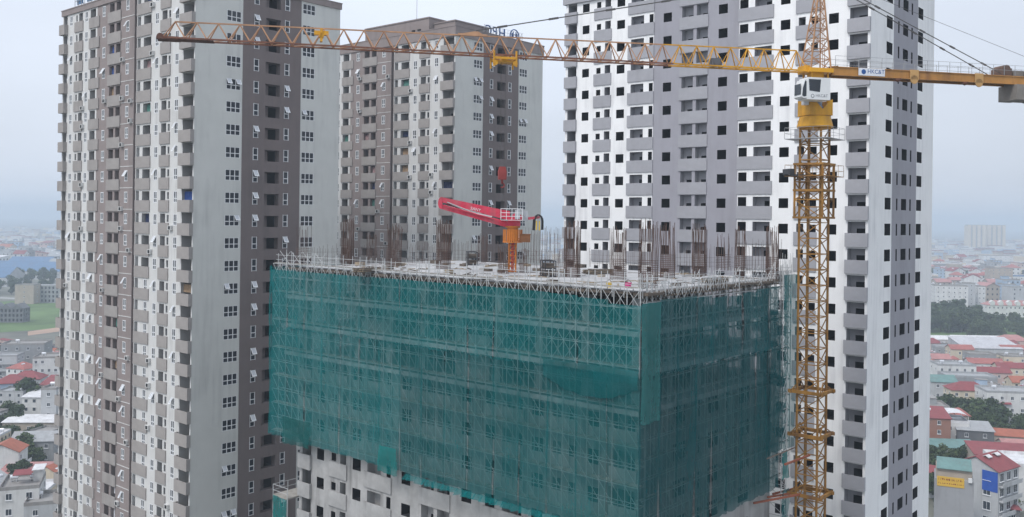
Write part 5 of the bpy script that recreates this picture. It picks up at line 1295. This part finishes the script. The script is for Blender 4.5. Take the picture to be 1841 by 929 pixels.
for i in range(40):
    f = i / 39; k = R.choice((0, 1, 1, 2, 4)); px = 1674 + f * 125 + R.uniform(-4, 4); tree(px, 768 + R.uniform(-16, 12) + 6 * f, k, R.uniform(.75, 1.15), '%s tree in the leafy row below the cream house' % TONE[k], 'trees below the cream house')
for i in range(14):
    k = R.choice((0, 1, 5)); tree(1795 + R.uniform(0, 60), 783 + R.uniform(-6, 12), k, R.uniform(.6, .9), '%s tree in the hedge below the big pale house' % TONE[k], 'trees below the big pale house')
for i in range(64):
    k = R.choice((0, 0, 2, 2, 4)); px = R.uniform(1655, 1760); tree(px, 598 - abs(R.gauss(0, 11)), k, R.uniform(1.1, 1.75), '%s tree in the thick wood beside the white tower' % TONE[k], 'trees of the thick wood')
for i in range(70):
    k = R.choice((1, 3, 4, 5)); px = R.uniform(1740, 1880); tree(px, 600 - abs(R.gauss(0, 12)) + 6, k, R.uniform(.7, 1.15), '%s tree on the scrubland below the villa row' % TONE[k], 'trees on the scrubland')
for i in range(30):
    k = R.choice((0, 2, 4)); px = R.choice((R.uniform(-30, 110), R.uniform(1670, 1870))); tree(px, R.uniform(500, 530), k, R.uniform(1.0, 1.6), '%s tree among the far houses in the haze' % TONE[k], 'trees in the hazy town')
for i in range(110):
    k = R.choice((0, 1, 2, 4, 5)); left = R.random() < .45; px = R.uniform(-20, 104) if left else R.uniform(1674, 1850); tree(px, R.uniform(640, 930), k, R.uniform(.5, .9), '%s tree between the houses %s' % (TONE[k], 'left of the cream tower' if left else 'right of the white tower'), 'garden trees')

# ------------------------------------------------------------------ street lamp by the lane
lp_ = thing('street_lamp', 'thin lamp post with a white globe beside the lane', 'street lamp', at(1789, 948), 0)
b = MB(); b.tube((0, 0, 0), (0, 0, 6.2), .07, 6, 0, .05); b.build('post', galv, lp_)
b = MB(); b.lathe([(.05, 6.2), (.25, 6.35), (.32, 6.6), (.25, 6.85), (.05, 6.98)], 12); b.build('globe', frame_m, lp_, smooth=True)

# ------------------------------------------------------------------ haze
hm = bpy.data.materials.new('haze'); hm.use_nodes = True; n = hm.node_tree.nodes; n.clear()
ho = n.new('ShaderNodeOutputMaterial'); hv = n.new('ShaderNodeVolumePrincipled')
hv.inputs['Color'].default_value = (.74, .85, .97, 1); hv.inputs['Density'].default_value = .0004; hv.inputs['Anisotropy'].default_value = .1
hm.node_tree.links.new(hv.outputs[0], ho.inputs['Volume'])
b = MB(); b.box(-5450, 5450, -450, 8650, -1, 123); tag(b.build('haze', hm), 'thin pale blue haze over the whole town', None, None, 'stuff')
